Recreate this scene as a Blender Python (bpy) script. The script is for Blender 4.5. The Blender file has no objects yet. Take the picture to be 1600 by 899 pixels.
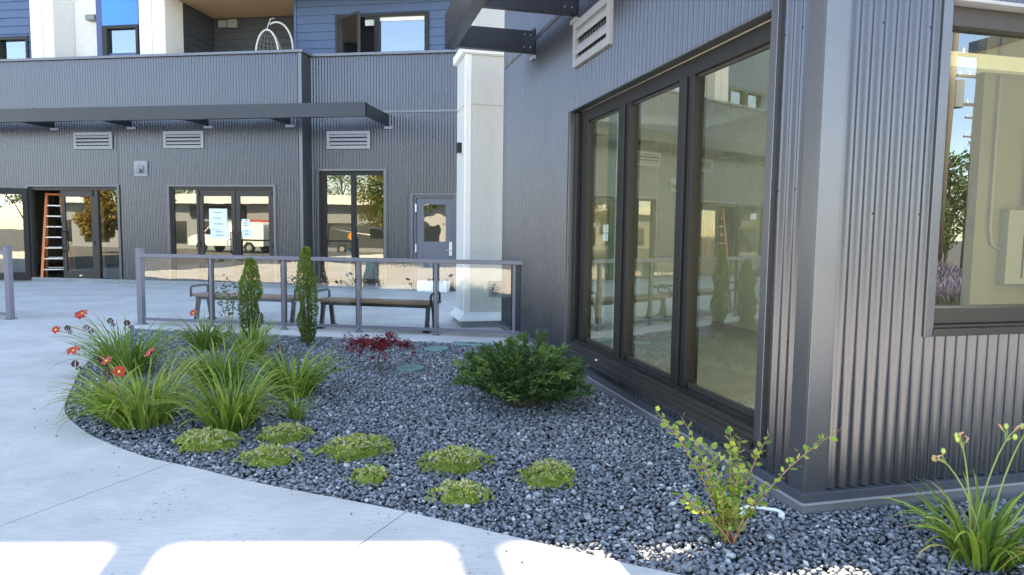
import bpy, bmesh, math, random
import numpy as np
from mathutils import Vector, Matrix

R = math.radians
sin, cos, pi = math.sin, math.cos, math.pi
scene = bpy.context.scene
COL = scene.collection
random.seed(7)
RNG = np.random.default_rng(11)

# ------------------------------------------------------------------ camera
CAM_H = 1.5
FPX = 1067.6 / 1600.0            # focal length as a fraction of picture width
PITCH, ROLL = R(4.704), R(0.7186)
cp, sp = cos(PITCH), sin(PITCH)
cr, sr = cos(ROLL), sin(ROLL)
_r0 = Vector((1, 0, 0)); _r1 = Vector((0, -sp, -cp)); _r2 = Vector((0, cp, -sp))
c_right = _r0 * cr - _r1 * sr
c_down = _r0 * sr + _r1 * cr
c_fwd = _r2
cam_data = bpy.data.cameras.new('camera')
cam = bpy.data.objects.new('camera', cam_data)
COL.objects.link(cam)
m3 = Matrix((c_right, -c_down, -c_fwd)).transposed()
cam.matrix_world = Matrix.Translation((0, 0, CAM_H)) @ m3.to_4x4()
cam_data.sensor_width = 36.0
cam_data.sensor_fit = 'HORIZONTAL'
cam_data.lens = 36.0 * FPX
cam_data.clip_start = 0.05
cam_data.clip_end = 2000
scene.camera = cam

# ------------------------------------------------------------------ sky, sun, exposure
SUN_AZ, SUN_EL = R(-12.5), R(55)
world = bpy.data.worlds.new('World')
scene.world = world
world.use_nodes = True
wn = world.node_tree.nodes
wl = world.node_tree.links
wn.clear()
sky = wn.new('ShaderNodeTexSky')
sky.sky_type = 'NISHITA'
sky.sun_disc = False
sky.sun_elevation = SUN_EL
sky.sun_rotation = SUN_AZ % (2 * pi)
sky.altitude = 20
sky.air_density = 0.8
sky.dust_density = 0.3
sky.ozone_density = 1.2
bg = wn.new('ShaderNodeBackground')
bg.inputs['Strength'].default_value = 0.12
wo = wn.new('ShaderNodeOutputWorld')
wl.new(sky.outputs[0], bg.inputs[0])
wl.new(bg.outputs[0], wo.inputs[0])

sun_dir = Vector((sin(SUN_AZ) * cos(SUN_EL), cos(SUN_AZ) * cos(SUN_EL), sin(SUN_EL)))
sd = bpy.data.lights.new('sun', 'SUN')
sd.energy = 5.0
sd.angle = R(0.35)
sd.color = (1.0, 0.93, 0.82)
sun = bpy.data.objects.new('sun', sd)
COL.objects.link(sun)
sun.rotation_euler = (-sun_dir).to_track_quat('-Z', 'Y').to_euler()
sun.location = (0, 30, 40)

scene.view_settings.view_transform = 'Standard'
scene.view_settings.look = 'None'
scene.view_settings.exposure = 3.1
scene.view_settings.gamma = 1.0
scene.view_settings.use_curve_mapping = False
scene.view_settings.use_white_balance = True      # the camera's balance for open shade
scene.view_settings.white_balance_temperature = 8500
scene.view_settings.white_balance_tint = 10
scene.render.engine = 'CYCLES'
scene.cycles.max_bounces = 10
scene.cycles.transparent_max_bounces = 16

# ------------------------------------------------------------------ materials
MATS = {}


def _nodes(name):
    m = bpy.data.materials.new(name)
    m.use_nodes = True
    nt = m.node_tree
    nt.nodes.clear()
    out = nt.nodes.new('ShaderNodeOutputMaterial')
    MATS[name] = m
    return m, nt, nt.nodes, nt.links, out


def mat(name, col, rough=0.6, metal=0.0, var=0.12, vscale=6.0, bump=0.0, bscale=60.0, spec=0.5,
        streak=0.0, stretch=(1, 1, 1), rvar=0.0, coat=0.0):
    m, nt, N, L, out = _nodes(name)
    p = N.new('ShaderNodeBsdfPrincipled')
    p.inputs['Roughness'].default_value = rough
    p.inputs['Metallic'].default_value = metal
    p.inputs['Specular IOR Level'].default_value = spec
    p.inputs['Coat Weight'].default_value = coat
    tc = N.new('ShaderNodeTexCoord')
    mp = N.new('ShaderNodeMapping')
    mp.inputs['Scale'].default_value = stretch
    L.new(tc.outputs['Object'], mp.inputs[0])
    nz = N.new('ShaderNodeTexNoise')
    nz.inputs['Scale'].default_value = vscale
    nz.inputs['Detail'].default_value = 6
    nz.inputs['Roughness'].default_value = 0.6
    L.new(mp.outputs[0], nz.inputs['Vector'])
    mr = N.new('ShaderNodeMapRange')
    mr.inputs['From Min'].default_value = 0.25
    mr.inputs['From Max'].default_value = 0.75
    mr.inputs['To Min'].default_value = 1 - var
    mr.inputs['To Max'].default_value = 1 + var
    L.new(nz.outputs[0], mr.inputs['Value'])
    mx = N.new('ShaderNodeVectorMath')
    mx.operation = 'SCALE'
    mx.inputs[0].default_value = col
    L.new(mr.outputs[0], mx.inputs['Scale'])
    L.new(mx.outputs[0], p.inputs['Base Color'])
    if rvar:
        r2 = N.new('ShaderNodeMapRange')
        r2.inputs['To Min'].default_value = max(0.02, rough - rvar)
        r2.inputs['To Max'].default_value = rough + rvar
        L.new(nz.outputs[0], r2.inputs['Value'])
        L.new(r2.outputs[0], p.inputs['Roughness'])
    if bump:
        n2 = N.new('ShaderNodeTexNoise')
        n2.inputs['Scale'].default_value = bscale
        n2.inputs['Detail'].default_value = 5
        L.new(mp.outputs[0], n2.inputs['Vector'])
        b = N.new('ShaderNodeBump')
        b.inputs['Strength'].default_value = bump
        b.inputs['Distance'].default_value = 0.01
        L.new(n2.outputs[0], b.inputs['Height'])
        L.new(b.outputs[0], p.inputs['Normal'])
    L.new(p.outputs[0], out.inputs[0])
    return m


def mat_concrete(name, col, pits=True):
    m, nt, N, L, out = _nodes(name)
    p = N.new('ShaderNodeBsdfPrincipled')
    p.inputs['Roughness'].default_value = 0.85
    p.inputs['Specular IOR Level'].default_value = 0.3
    tc = N.new('ShaderNodeNewGeometry')
    n1 = N.new('ShaderNodeTexNoise'); n1.inputs['Scale'].default_value = 1.1; n1.inputs['Detail'].default_value = 8
    n1.inputs['Roughness'].default_value = 0.65
    n2 = N.new('ShaderNodeTexNoise'); n2.inputs['Scale'].default_value = 90; n2.inputs['Detail'].default_value = 4
    n3 = N.new('ShaderNodeTexNoise'); n3.inputs['Scale'].default_value = 34; n3.inputs['Detail'].default_value = 2
    n5 = N.new('ShaderNodeTexNoise'); n5.inputs['Scale'].default_value = 2.3; n5.inputs['Detail'].default_value = 3
    mp = N.new('ShaderNodeMapping'); mp.inputs['Scale'].default_value = (0.35, 4.0, 1); mp.inputs['Rotation'].default_value = (0, 0, R(20))
    n4 = N.new('ShaderNodeTexNoise'); n4.inputs['Scale'].default_value = 18; n4.inputs['Detail'].default_value = 4
    for n in (n1, n2, n3, n5):
        L.new(tc.outputs['Position'], n.inputs['Vector'])
    L.new(tc.outputs['Position'], mp.inputs[0]); L.new(mp.outputs[0], n4.inputs['Vector'])

    def rng(sock, a, b, lo, hi):
        r = N.new('ShaderNodeMapRange')
        r.inputs['From Min'].default_value = a; r.inputs['From Max'].default_value = b
        r.inputs['To Min'].default_value = lo; r.inputs['To Max'].default_value = hi
        L.new(sock, r.inputs['Value']); return r.outputs[0]

    def mul(a, b):
        x = N.new('ShaderNodeMath'); x.operation = 'MULTIPLY'; L.new(a, x.inputs[0]); L.new(b, x.inputs[1]); return x.outputs[0]
    f = mul(rng(n1.outputs[0], .3, .7, .76, 1.1), rng(n4.outputs[0], .3, .7, .91, 1.07))
    f = mul(f, rng(n2.outputs[0], .3, .7, .94, 1.06))
    if pits:
        pit = rng(n3.outputs[0], .63, .69, 1.0, 0.5)
        msk = rng(n5.outputs[0], .5, .62, 0.0, 1.0)
        mxp = N.new('ShaderNodeMix'); mxp.data_type = 'FLOAT'
        L.new(msk, mxp.inputs[0]); mxp.inputs[2].default_value = 1.0; L.new(pit, mxp.inputs[3])
        f = mul(f, mxp.outputs[0])
    v = N.new('ShaderNodeVectorMath'); v.operation = 'SCALE'; v.inputs[0].default_value = col
    L.new(f, v.inputs['Scale'])
    L.new(v.outputs[0], p.inputs['Base Color'])
    b = N.new('ShaderNodeBump'); b.inputs['Strength'].default_value = 0.25; b.inputs['Distance'].default_value = 0.004
    L.new(f, b.inputs['Height']); L.new(b.outputs[0], p.inputs['Normal'])
    L.new(p.outputs[0], out.inputs[0])
    return m


def mat_glass(name, tint, refl, boost=2.0, ior=1.5, wob=0.02, wscale=2.0, floor=0.0):
    m, nt, N, L, out = _nodes(name)
    tr = N.new('ShaderNodeBsdfTransparent'); tr.inputs[0].default_value = (*tint, 1)
    gl = N.new('ShaderNodeBsdfGlossy'); gl.inputs['Color'].default_value = (*refl, 1); gl.inputs['Roughness'].default_value = 0.004
    fr = N.new('ShaderNodeFresnel'); fr.inputs['IOR'].default_value = ior
    mu = N.new('ShaderNodeMath'); mu.operation = 'MULTIPLY_ADD'; mu.use_clamp = True
    mu.inputs[1].default_value = boost; mu.inputs[2].default_value = floor
    L.new(fr.outputs[0], mu.inputs[0])
    tc = N.new('ShaderNodeTexCoord')
    nz = N.new('ShaderNodeTexNoise'); nz.inputs['Scale'].default_value = wscale; nz.inputs['Detail'].default_value = 1
    L.new(tc.outputs['Object'], nz.inputs['Vector'])
    b = N.new('ShaderNodeBump'); b.inputs['Strength'].default_value = wob; b.inputs['Distance'].default_value = 0.05
    L.new(nz.outputs[0], b.inputs['Height']); L.new(b.outputs[0], gl.inputs['Normal'])
    mx = N.new('ShaderNodeMixShader')
    L.new(mu.outputs[0], mx.inputs[0]); L.new(tr.outputs[0], mx.inputs[1]); L.new(gl.outputs[0], mx.inputs[2])
    L.new(mx.outputs[0], out.inputs[0])
    return m


def mat_leaf(name, c1, c2, trans=0.35, rough=0.5, scale=9.0, c3=None):
    """foliage: colour varies leaf by leaf (attribute 'tone'), some light passes through"""
    m, nt, N, L, out = _nodes(name)
    at = N.new('ShaderNodeAttribute'); at.attribute_name = 'tone'
    rp = N.new('ShaderNodeValToRGB')
    rp.color_ramp.elements[0].color = (*c1, 1)
    rp.color_ramp.elements[1].color = (*c2, 1)
    if c3:
        e = rp.color_ramp.elements.new(0.9); e.color = (*c2, 1)
        rp.color_ramp.elements[-1].color = (*c3, 1)
    L.new(at.outputs['Fac'], rp.inputs[0])
    p = N.new('ShaderNodeBsdfPrincipled'); p.inputs['Roughness'].default_value = rough
    p.inputs['Specular IOR Level'].default_value = 0.35
    t = N.new('ShaderNodeBsdfTranslucent')
    L.new(rp.outputs[0], p.inputs['Base Color']); L.new(rp.outputs[0], t.inputs[0])
    mx = N.new('ShaderNodeMixShader'); mx.inputs[0].default_value = trans
    L.new(p.outputs[0], mx.inputs[1]); L.new(t.outputs[0], mx.inputs[2])
    L.new(mx.outputs[0], out.inputs[0])
    return m


def mat_stone(name):
    m, nt, N, L, out = _nodes(name)
    at = N.new('ShaderNodeAttribute'); at.attribute_name = 'tone'
    rp = N.new('ShaderNodeValToRGB')
    cr_ = rp.color_ramp
    cr_.elements[0].color = (0.10, 0.11, 0.125, 1)
    cr_.elements[1].position = 1.0; cr_.elements[1].color = (0.52, 0.53, 0.52, 1)
    for pos, c in ((0.35, (0.155, 0.172, 0.195)), (0.7, (0.255, 0.275, 0.30)), (0.9, (0.38, 0.40, 0.42))):
        e = cr_.elements.new(pos); e.color = (*c, 1)
    L.new(at.outputs['Fac'], rp.inputs[0])
    g = N.new('ShaderNodeNewGeometry')
    nz = N.new('ShaderNodeTexNoise'); nz.inputs['Scale'].default_value = 120; nz.inputs['Detail'].default_value = 5
    L.new(g.outputs['Position'], nz.inputs['Vector'])
    mr = N.new('ShaderNodeMapRange'); mr.inputs['From Min'].default_value = .3; mr.inputs['From Max'].default_value = .7
    mr.inputs['To Min'].default_value = .75; mr.inputs['To Max'].default_value = 1.3
    L.new(nz.outputs[0], mr.inputs['Value'])
    v = N.new('ShaderNodeVectorMath'); v.operation = 'SCALE'
    L.new(rp.outputs[0], v.inputs[0]); L.new(mr.outputs[0], v.inputs['Scale'])
    p = N.new('ShaderNodeBsdfPrincipled'); p.inputs['Roughness'].default_value = 0.62
    L.new(v.outputs[0], p.inputs['Base Color'])
    b = N.new('ShaderNodeBump'); b.inputs['Strength'].default_value = 0.4; b.inputs['Distance'].default_value = 0.003
    L.new(nz.outputs[0], b.inputs['Height']); L.new(b.outputs[0], p.inputs['Normal'])
    L.new(p.outputs[0], out.inputs[0])
    return m


mat('cladding', (0.088, 0.094, 0.115), rough=0.28, metal=0.75, var=0.07, vscale=1.5, stretch=(1, 1, .25), rvar=0.05)
mat('trim', (0.12, 0.126, 0.146), rough=0.32, metal=0.7, var=0.06, vscale=3)
mat('flashing', (0.07, 0.076, 0.098), rough=0.42, metal=0.3, var=0.1, vscale=4)
mat('vent_paint', (0.27, 0.28, 0.31), rough=0.45, var=0.05)
mat('dark_void', (0.012, 0.012, 0.014), rough=0.8)
mat('black_frame', (0.013, 0.013, 0.014), rough=0.45, var=0.1, spec=0.3)
mat('bronze_frame', (0.042, 0.037, 0.035), rough=0.4, metal=0.2, var=0.08, spec=0.35)
mat('canopy_steel', (0.022, 0.025, 0.036), rough=0.33, metal=0.25, var=0.1)
mat('bolt_steel', (0.32, 0.34, 0.38), rough=0.4, metal=0.8)
mat('rail_paint', (0.15, 0.158, 0.20), rough=0.4, metal=0.2, var=0.06)
mat('column_panel', (0.56, 0.56, 0.545), rough=0.65, var=0.05, vscale=3, stretch=(6, 6, .6), bump=0.12, bscale=20)
mat('white_trim', (0.82, 0.82, 0.82), rough=0.5, var=0.03)
mat('pillar_light', (0.72, 0.70, 0.67), rough=0.7, var=0.04)
mat('navy_siding', (0.05, 0.092, 0.19), rough=0.55, var=0.08, vscale=5, stretch=(.3, 1, 4))
mat('dark_siding', (0.045, 0.05, 0.062), rough=0.6, var=0.08, vscale=5)
mat('bright_blue', (0.02, 0.22, 0.62), rough=0.45, var=0.04)
mat('deep_blue', (0.04, 0.075, 0.22), rough=0.5, var=0.05)
mat('soffit_wood', (0.62, 0.43, 0.25), rough=0.5, var=0.25, vscale=10, stretch=(1, 8, 8))
mat('bench_wood', (0.25, 0.145, 0.095), rough=0.55, var=0.22, vscale=14, stretch=(1, 10, 10), bump=0.1, bscale=40)
mat('bench_iron', (0.03, 0.031, 0.035), rough=0.45, metal=0.3)
mat('door_paint', (0.115, 0.12, 0.15), rough=0.45, var=0.05)
mat('interior_wall', (0.70, 0.70, 0.62), rough=0.8, var=0.06)
mat('drywall', (0.16, 0.152, 0.125), rough=0.85, var=0.08, vscale=2)
mat('interior_dark', (0.12, 0.115, 0.11), rough=0.8, var=0.15)
mat('interior_floor', (0.28, 0.27, 0.25), rough=0.55, var=0.12)
mat('teal_board', (0.35, 0.58, 0.60), rough=0.6, var=0.04)
mat('paper', (0.72, 0.84, 0.88), rough=0.7, var=0.03)
mat('white_paper', (0.82, 0.83, 0.84), rough=0.7, var=0.02)
mat('ink', (0.12, 0.14, 0.16), rough=0.7)
mat('orange_fibreglass', (0.75, 0.20, 0.05), rough=0.45, var=0.08)
mat('aluminium', (0.55, 0.55, 0.54), rough=0.4, metal=0.7)
mat('timber', (0.55, 0.38, 0.17), rough=0.6, var=0.15, vscale=10)
mat('white_rope', (0.5, 0.5, 0.5), rough=0.5)
mat('grey_wicker', (0.25, 0.25, 0.25), rough=0.7)
mat('steel_plate', (0.62, 0.64, 0.67), rough=0.3, metal=0.6)
mat('beige_wall', (0.50, 0.46, 0.37), rough=0.8, var=0.06, vscale=2)
mat('panel_grey', (0.22, 0.23, 0.23), rough=0.5, var=0.04)
mat('teal_lid', (0.13, 0.25, 0.25), rough=0.6, var=0.1)
mat('white_plastic', (0.8, 0.82, 0.84), rough=0.4, var=0.03)
mat('soil', (0.035, 0.032, 0.032), rough=0.95, var=0.4, vscale=30, bump=0.8, bscale=45)
mat('asphalt', (0.075, 0.073, 0.07), rough=0.9, var=0.2, vscale=3, bump=0.3, bscale=80)
mat('van_white', (0.8, 0.8, 0.79), rough=0.25, var=0.02, coat=0.4)
mat('van_grey', (0.06, 0.065, 0.07), rough=0.25, var=0.02, coat=0.4)
mat('tyre', (0.02, 0.02, 0.02), rough=0.8)
mat('car_glass', (0.02, 0.025, 0.03), rough=0.06)
mat('orange_mark', (0.75, 0.25, 0.03), rough=0.5)
mat('red_sign', (0.5, 0.04, 0.03), rough=0.5)
mat('shop_grey', (0.24, 0.25, 0.25), rough=0.7)
mat('bark', (0.10, 0.075, 0.055), rough=0.9, var=0.3, vscale=20, bump=0.5, bscale=40)
mat('pole_wood', (0.14, 0.11, 0.085), rough=0.9, var=0.2, vscale=10)
mat('stem_green', (0.16, 0.23, 0.06), rough=0.6)
mat('stem_brown', (0.28, 0.15, 0.09), rough=0.7, var=0.2, vscale=30)
mat('shrub_pod', (0.34, 0.40, 0.10), rough=0.5)
mat('dry_tip', (0.42, 0.24, 0.15), rough=0.8, var=0.3, vscale=40)
mat('petal_red', (0.36, 0.022, 0.008), rough=0.5, var=0.3, vscale=25)
mat('petal_yellow', (0.7, 0.38, 0.04), rough=0.5)
mat('wilted', (0.075, 0.012, 0.012), rough=0.8)
mat('purple_curtain', (0.30, 0.25, 0.55), rough=0.7)
mat('rust_roof', (0.28, 0.10, 0.06), rough=0.6)
mat_concrete('concrete', (0.505, 0.50, 0.48))
mat_concrete('concrete_patio', (0.49, 0.49, 0.48), pits=False)
mat_concrete('concrete_kerb', (0.55, 0.55, 0.54), pits=False)
mat_concrete('foundation', (0.27, 0.275, 0.29), pits=False)
mat_stone('stone')
mat_concrete('wing_base', (0.15, 0.155, 0.175), pits=False)
mat_glass('glass_big', (0.82, 0.90, 0.74), (1.0, 0.95, 0.78), boost=2.4, wob=0.008, floor=0.14)
mat_glass('glass_front', (0.62, 0.66, 0.56), (0.80, 0.92, 1.0), boost=2.3, wob=0.006, wscale=2.5, floor=0.07)
mat_glass('glass_door', (0.55, 0.58, 0.55), (0.92, 0.95, 0.90), boost=2.0, wob=0.005, wscale=2, floor=0.10)
mat_glass('glass_rail', (0.90, 0.94, 0.94), (1, 1, 0.97), boost=1.9, wob=0.03, wscale=1.6, floor=0.03)
mat_glass('glass_upper', (0.35, 0.42, 0.5), (0.75, 0.88, 1), boost=2.0, wob=0.01, floor=0.2)
mat_glass('glass_lite', (0.3, 0.3, 0.3), (0.95, 0.95, 0.9), boost=2.0, wob=0.03, wscale=3, floor=0.2)
mat_leaf('lily_leaf', (0.045, 0.115, 0.018), (0.27, 0.39, 0.055), c3=(0.45, 0.36, 0.12))
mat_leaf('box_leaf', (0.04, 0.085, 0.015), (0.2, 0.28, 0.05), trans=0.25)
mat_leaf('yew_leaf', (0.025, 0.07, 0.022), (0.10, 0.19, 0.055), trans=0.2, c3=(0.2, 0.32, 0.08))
mat_leaf('maple_leaf', (0.09, 0.008, 0.014), (0.32, 0.024, 0.04), trans=0.3)
mat_leaf('sedum_leaf', (0.18, 0.25, 0.04), (0.48, 0.54, 0.13), trans=0.2, c3=(0.74, 0.64, 0.52))
mat_leaf('shrub_leaf', (0.10, 0.20, 0.035), (0.36, 0.44, 0.09), trans=0.4)
mat_leaf('rose_leaf', (0.04, 0.10, 0.035), (0.10, 0.19, 0.06), trans=0.3)
mat_leaf('tree_leaf', (0.035, 0.075, 0.015), (0.13, 0.17, 0.035), trans=0.35)
mat_leaf('tree_leaf_yellow', (0.10, 0.12, 0.02), (0.28, 0.25, 0.04), trans=0.35)
mat_leaf('tree_leaf_red', (0.24, 0.09, 0.04), (0.36, 0.36, 0.09), trans=0.35)
mat_leaf('lavender', (0.11, 0.14, 0.07), (0.25, 0.20, 0.34), trans=0.2)


# ------------------------------------------------------------------ mesh helpers
class MB:
    def __init__(self):
        self.v = []; self.f = []; self.smooth = False; self.tone = None

    def box(self, x0, x1, y0, y1, z0, z1):
        i = len(self.v)
        self.v += [(x0, y0, z0), (x1, y0, z0), (x1, y1, z0), (x0, y1, z0), (x0, y0, z1), (x1, y0, z1), (x1, y1, z1), (x0, y1, z1)]
        self.f += [(i, i + 3, i + 2, i + 1), (i + 4, i + 5, i + 6, i + 7), (i, i + 1, i + 5, i + 4), (i + 1, i + 2, i + 6, i + 5),
                   (i + 2, i + 3, i + 7, i + 6), (i + 3, i, i + 4, i + 7)]
        return self

    def poly(self, pts):
        i = len(self.v); self.v += [tuple(p) for p in pts]; self.f.append(tuple(range(i, i + len(pts)))); return self

    def prism(self, pts, z0, z1):
        """pts: xy outline counter-clockwise"""
        n = len(pts); i = len(self.v)
        self.v += [(p[0], p[1], z0) for p in pts] + [(p[0], p[1], z1) for p in pts]
        self.f.append(tuple(range(i + n - 1, i - 1, -1))); self.f.append(tuple(range(i + n, i + 2 * n)))
        for k in range(n):
            j = (k + 1) % n
            self.f.append((i + k, i + j, i + n + j, i + n + k))
        return self

    def loft(self, rings, cap=True):
        n = len(rings[0]); i = len(self.v)
        for r in rings: self.v += [tuple(p) for p in r]
        for a in range(len(rings) - 1):
            for k in range(n):
                j = (k + 1) % n
                self.f.append((i + a * n + k, i + a * n + j, i + (a + 1) * n + j, i + (a + 1) * n + k))
        if cap:
            self.f.append(tuple(range(i + n - 1, i - 1, -1)))
            b = i + (len(rings) - 1) * n
            self.f.append(tuple(range(b, b + n)))
        return self

    def tube(self, pts, rad, n=8, closed=False):
        pts = [Vector(p) for p in pts]
        rads = rad if isinstance(rad, (list, tuple)) else [rad] * len(pts)
        rings = []
        up = None
        for k, p in enumerate(pts):
            a = pts[max(0, k - 1)]; b = pts[min(len(pts) - 1, k + 1)]
            t = (b - a).normalized()
            if up is None:
                up = t.orthogonal().normalized()
            else:
                up = (up - t * up.dot(t))
                up = up.normalized() if up.length > 1e-6 else t.orthogonal().normalized()
            s = t.cross(up)
            rings.append([p + (up * cos(2 * pi * q / n) + s * sin(2 * pi * q / n)) * rads[k] for q in range(n)])
        return self.loft(rings)

    def bar(self, a, b, w, h, up=(0, 0, 1)):
        a = Vector(a); b = Vector(b); t = (b - a).normalized(); u = Vector(up)
        s = t.cross(u).normalized(); u = s.cross(t).normalized()
        o = [s * w / 2 + u * h / 2, -s * w / 2 + u * h / 2, -s * w / 2 - u * h / 2, s * w / 2 - u * h / 2]
        return self.loft([[a + q for q in o], [b + q for q in o]])

    def build(self, name, material, parent=None, smooth=None, bevel=0.0):
        me = bpy.data.meshes.new(name)
        me.from_pydata([tuple(p) for p in self.v], [], self.f)
        me.materials.append(MATS[material])
        if smooth if smooth is not None else self.smooth:
            me.polygons.foreach_set('use_smooth', [True] * len(me.polygons))
        if self.tone is not None:
            at = me.attributes.new('tone', 'FLOAT', 'POINT')
            at.data.foreach_set('value', self.tone)
        me.validate()
        me.update()
        o = bpy.data.objects.new(name, me)
        COL.objects.link(o)
        if parent: o.parent = parent
        if bevel:
            b = o.modifiers.new('bevel', 'BEVEL'); b.width = bevel; b.segments = 2; b.limit_method = 'ANGLE'
        return o


def tag(o, label, cat, group=None):
    o['label'] = label; o['category'] = cat
    if group: o['group'] = group
    return o


def thing(name, label, cat, loc=(0, 0, 0), rz=0.0, group=None):
    o = bpy.data.objects.new(name, None)
    o.empty_display_size = 0.2
    COL.objects.link(o)
    o.location = loc; o.rotation_euler = (0, 0, rz)
    return tag(o, label, cat, group)


def struct(o):
    o['kind'] = 'structure'; return o


def dup(o, parent):
    c = o.copy(); COL.objects.link(c); c.parent = parent
    for ch in list(o.children): dup(ch, c)
    return c


def cells(x0, x1, z0, z1, holes):
    xs = sorted({x0, x1, *[min(max(h[0], x0), x1) for h in holes], *[min(max(h[1], x0), x1) for h in holes]})
    out = []
    for a, b in zip(xs[:-1], xs[1:]):
        if b - a < 1e-6: continue
        m = (a + b) / 2
        hs = sorted([(h[2], h[3]) for h in holes if h[0] < m < h[1]])
        z = z0
        for ha, hb in hs:
            if ha > z: out.append((a, b, z, min(ha, z1)))
            z = max(z, hb)
        if z < z1: out.append((a, b, z, z1))
    return out


PITCH_C, AMP_C = 0.0755, 0.0125


def corr(mb, a, b, z0, z1, fn):
    """corrugated sheet from a to b; fn(t, depth, z) gives the point"""
    step = PITCH_C / 8
    k0 = math.ceil(a / step + 1e-6); k1 = math.floor(b / step - 1e-6)
    ts = [a] + [k * step for k in range(k0, k1 + 1)] + [b]
    i = len(mb.v)
    for t in ts:
        s = sin(2 * pi * t / PITCH_C)
        d = AMP_C * (abs(s) ** 0.55) * (1 if s > 0 else -1)
        mb.v.append(fn(t, d, z0)); mb.v.append(fn(t, d, z1))
    for k in range(len(ts) - 1):
        mb.f.append((i + 2 * k, i + 2 * k + 2, i + 2 * k + 3, i + 2 * k + 1))


def screw_rows(a, b, zs, fn, every=2, r=0.006):
    mb = MB()
    for z in zs:
        k = math.ceil(a / PITCH_C)
        while (k + .25) * PITCH_C < b:
            if k % every == 0:
                t = (k + 0.25) * PITCH_C
                c = [Vector(fn(t + r * cos(q * pi / 3), AMP_C + 0.0005, z + r * sin(q * pi / 3))) for q in range(6)]
                d = [Vector(fn(t + r * .7 * cos(q * pi / 3), AMP_C + 0.005, z + r * .7 * sin(q * pi / 3))) for q in range(6)]
                mb.loft([c, d])
            k += 1
    return mb


# ------------------------------------------------------------------ frames of the place
Q = Vector((1.622, 3.647, 0)); TH = R(14.17)          # right wing: x along its front, y along its long wall
B0 = Vector((-10.625, 17.941, 0)); TB = R(-9.43)      # back building: x along the wall, y away
L0 = Vector((-5.693, 10.442, 0)); TL = R(-9.13)       # railing line


def W2(x, y, z=0.0):
    return Vector((Q.x + x * cos(TH) - y * sin(TH), Q.y + x * sin(TH) + y * cos(TH), z))


def B2(x, y, z=0.0):
    return Vector((B0.x + x * cos(TB) - y * sin(TB), B0.y + x * sin(TB) + y * cos(TB), z))


def L2(x, y, z=0.0):
    return Vector((L0.x + x * cos(TL) - y * sin(TL), L0.y + x * sin(TL) + y * cos(TL), z))


# ------------------------------------------------------------------ ground
def gz(x, y):
    """street side falls away a little behind the camera"""
    t = min(max((-8.0 - y) / 6.0, 0), 1)
    return -0.09 - 0.6 * t * t * (3 - 2 * t)


mb = MB()
xs = [-400, -120, -60, -40, -30] + list(range(-24, 41, 4)) + [50, 70, 120, 400]
ys = [-400, -120, -70, -50, -40, -30, -24, -18, -14] + [-12 + k for k in range(0, 14)] + [6, 12, 20, 30, 60, 200, 500]
nx = len(xs)
for y in ys:
    for x in xs:
        mb.v.append((x, y, gz(x, y)))
for j in range(len(ys) - 1):
    for i in range(nx - 1):
        mb.f.append((j * nx + i, j * nx + i + 1, (j + 1) * nx + i + 1, (j + 1) * nx + i))
struct(mb.build('ground', 'asphalt', smooth=True))

# outline of the planting bed along the path
BED = [(-5.60, 9.98), (-5.30, 9.2), (-5.08, 8.5), (-4.62, 7.3), (-4.16, 6.4), (-3.66, 5.5), (-3.20, 4.98), (-2.85, 4.68), (-2.38, 4.36),
       (-1.99, 4.18), (-1.49, 3.93), (-0.88, 3.68), (-0.53, 3.53), (0.015, 3.262), (0.317, 3.107), (0.70, 2.925), (1.3, 2.68), (2.2, 2.36), (3.4, 2.02), (6.0, 1.55)]


def smooth_line(pts, n=6):
    out = []
    P = [Vector((*p, 0)) for p in pts]
    for k in range(len(P) - 1):
        a = P[max(0, k - 1)]; b = P[k]; c = P[k + 1]; d = P[min(len(P) - 1, k + 2)]
        for q in range(n):
            t = q / n
            p = 0.5 * ((2 * b) + (c - a) * t + (2 * a - 5 * b + 4 * c - d) * t * t + (-a + 3 * b - 3 * c + d) * t ** 3)
            out.append((p.x, p.y))
    out.append(pts[-1])
    return out


EDGE = smooth_line(BED, 5)


def clip(poly, n, c):
    """keep the side n.p >= c"""
    out = []
    for k in range(len(poly)):
        a = poly[k]; b = poly[(k + 1) % len(poly)]
        da = n[0] * a[0] + n[1] * a[1] - c; db = n[0] * b[0] + n[1] * b[1] - c
        if da >= 0: out.append(a)
        if (da >= 0) != (db >= 0):
            t = da / (da - db); out.append((a[0] + (b[0] - a[0]) * t, a[1] + (b[1] - a[1]) * t))
    return out


def slabs(root, poly, cuts, z0, z1, material, gap=0.007):
    """cuts: list of (px,py,az) joint lines; every strip between joints is a slab of its own"""
    pieces = [poly]
    for (px, py, az) in cuts:
        n = (cos(R(az)), -sin(R(az)))
        c = n[0] * px + n[1] * py
        new = []
        for pc in pieces:
            a = clip(pc, n, c + gap / 2); b = clip(pc, (-n[0], -n[1]), -c + gap / 2)
            for q in (a, b):
                if len(q) > 2: new.append(q)
        pieces = new
    for pc in pieces:
        ar = sum(pc[k][0] * pc[(k + 1) % len(pc)][1] - pc[(k + 1) % len(pc)][0] * pc[k][1] for k in range(len(pc))) / 2
        if abs(ar) < 0.02: continue
        if ar < 0: pc = pc[::-1]
        m = MB().prism(pc, z0, z1)
        bm = bmesh.new()
        vs = [bm.verts.new(v) for v in m.v]
        for f in m.f:
            try: bm.faces.new([vs[i] for i in f])
            except ValueError: pass
        bmesh.ops.triangulate(bm, faces=[f for f in bm.faces if len(f.verts) > 4])
        me = bpy.data.meshes.new('slab'); bm.to_mesh(me); bm.free()
        me.materials.append(MATS[material])
        o = bpy.data.objects.new('slab', me); COL.objects.link(o); o.parent = root


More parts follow.
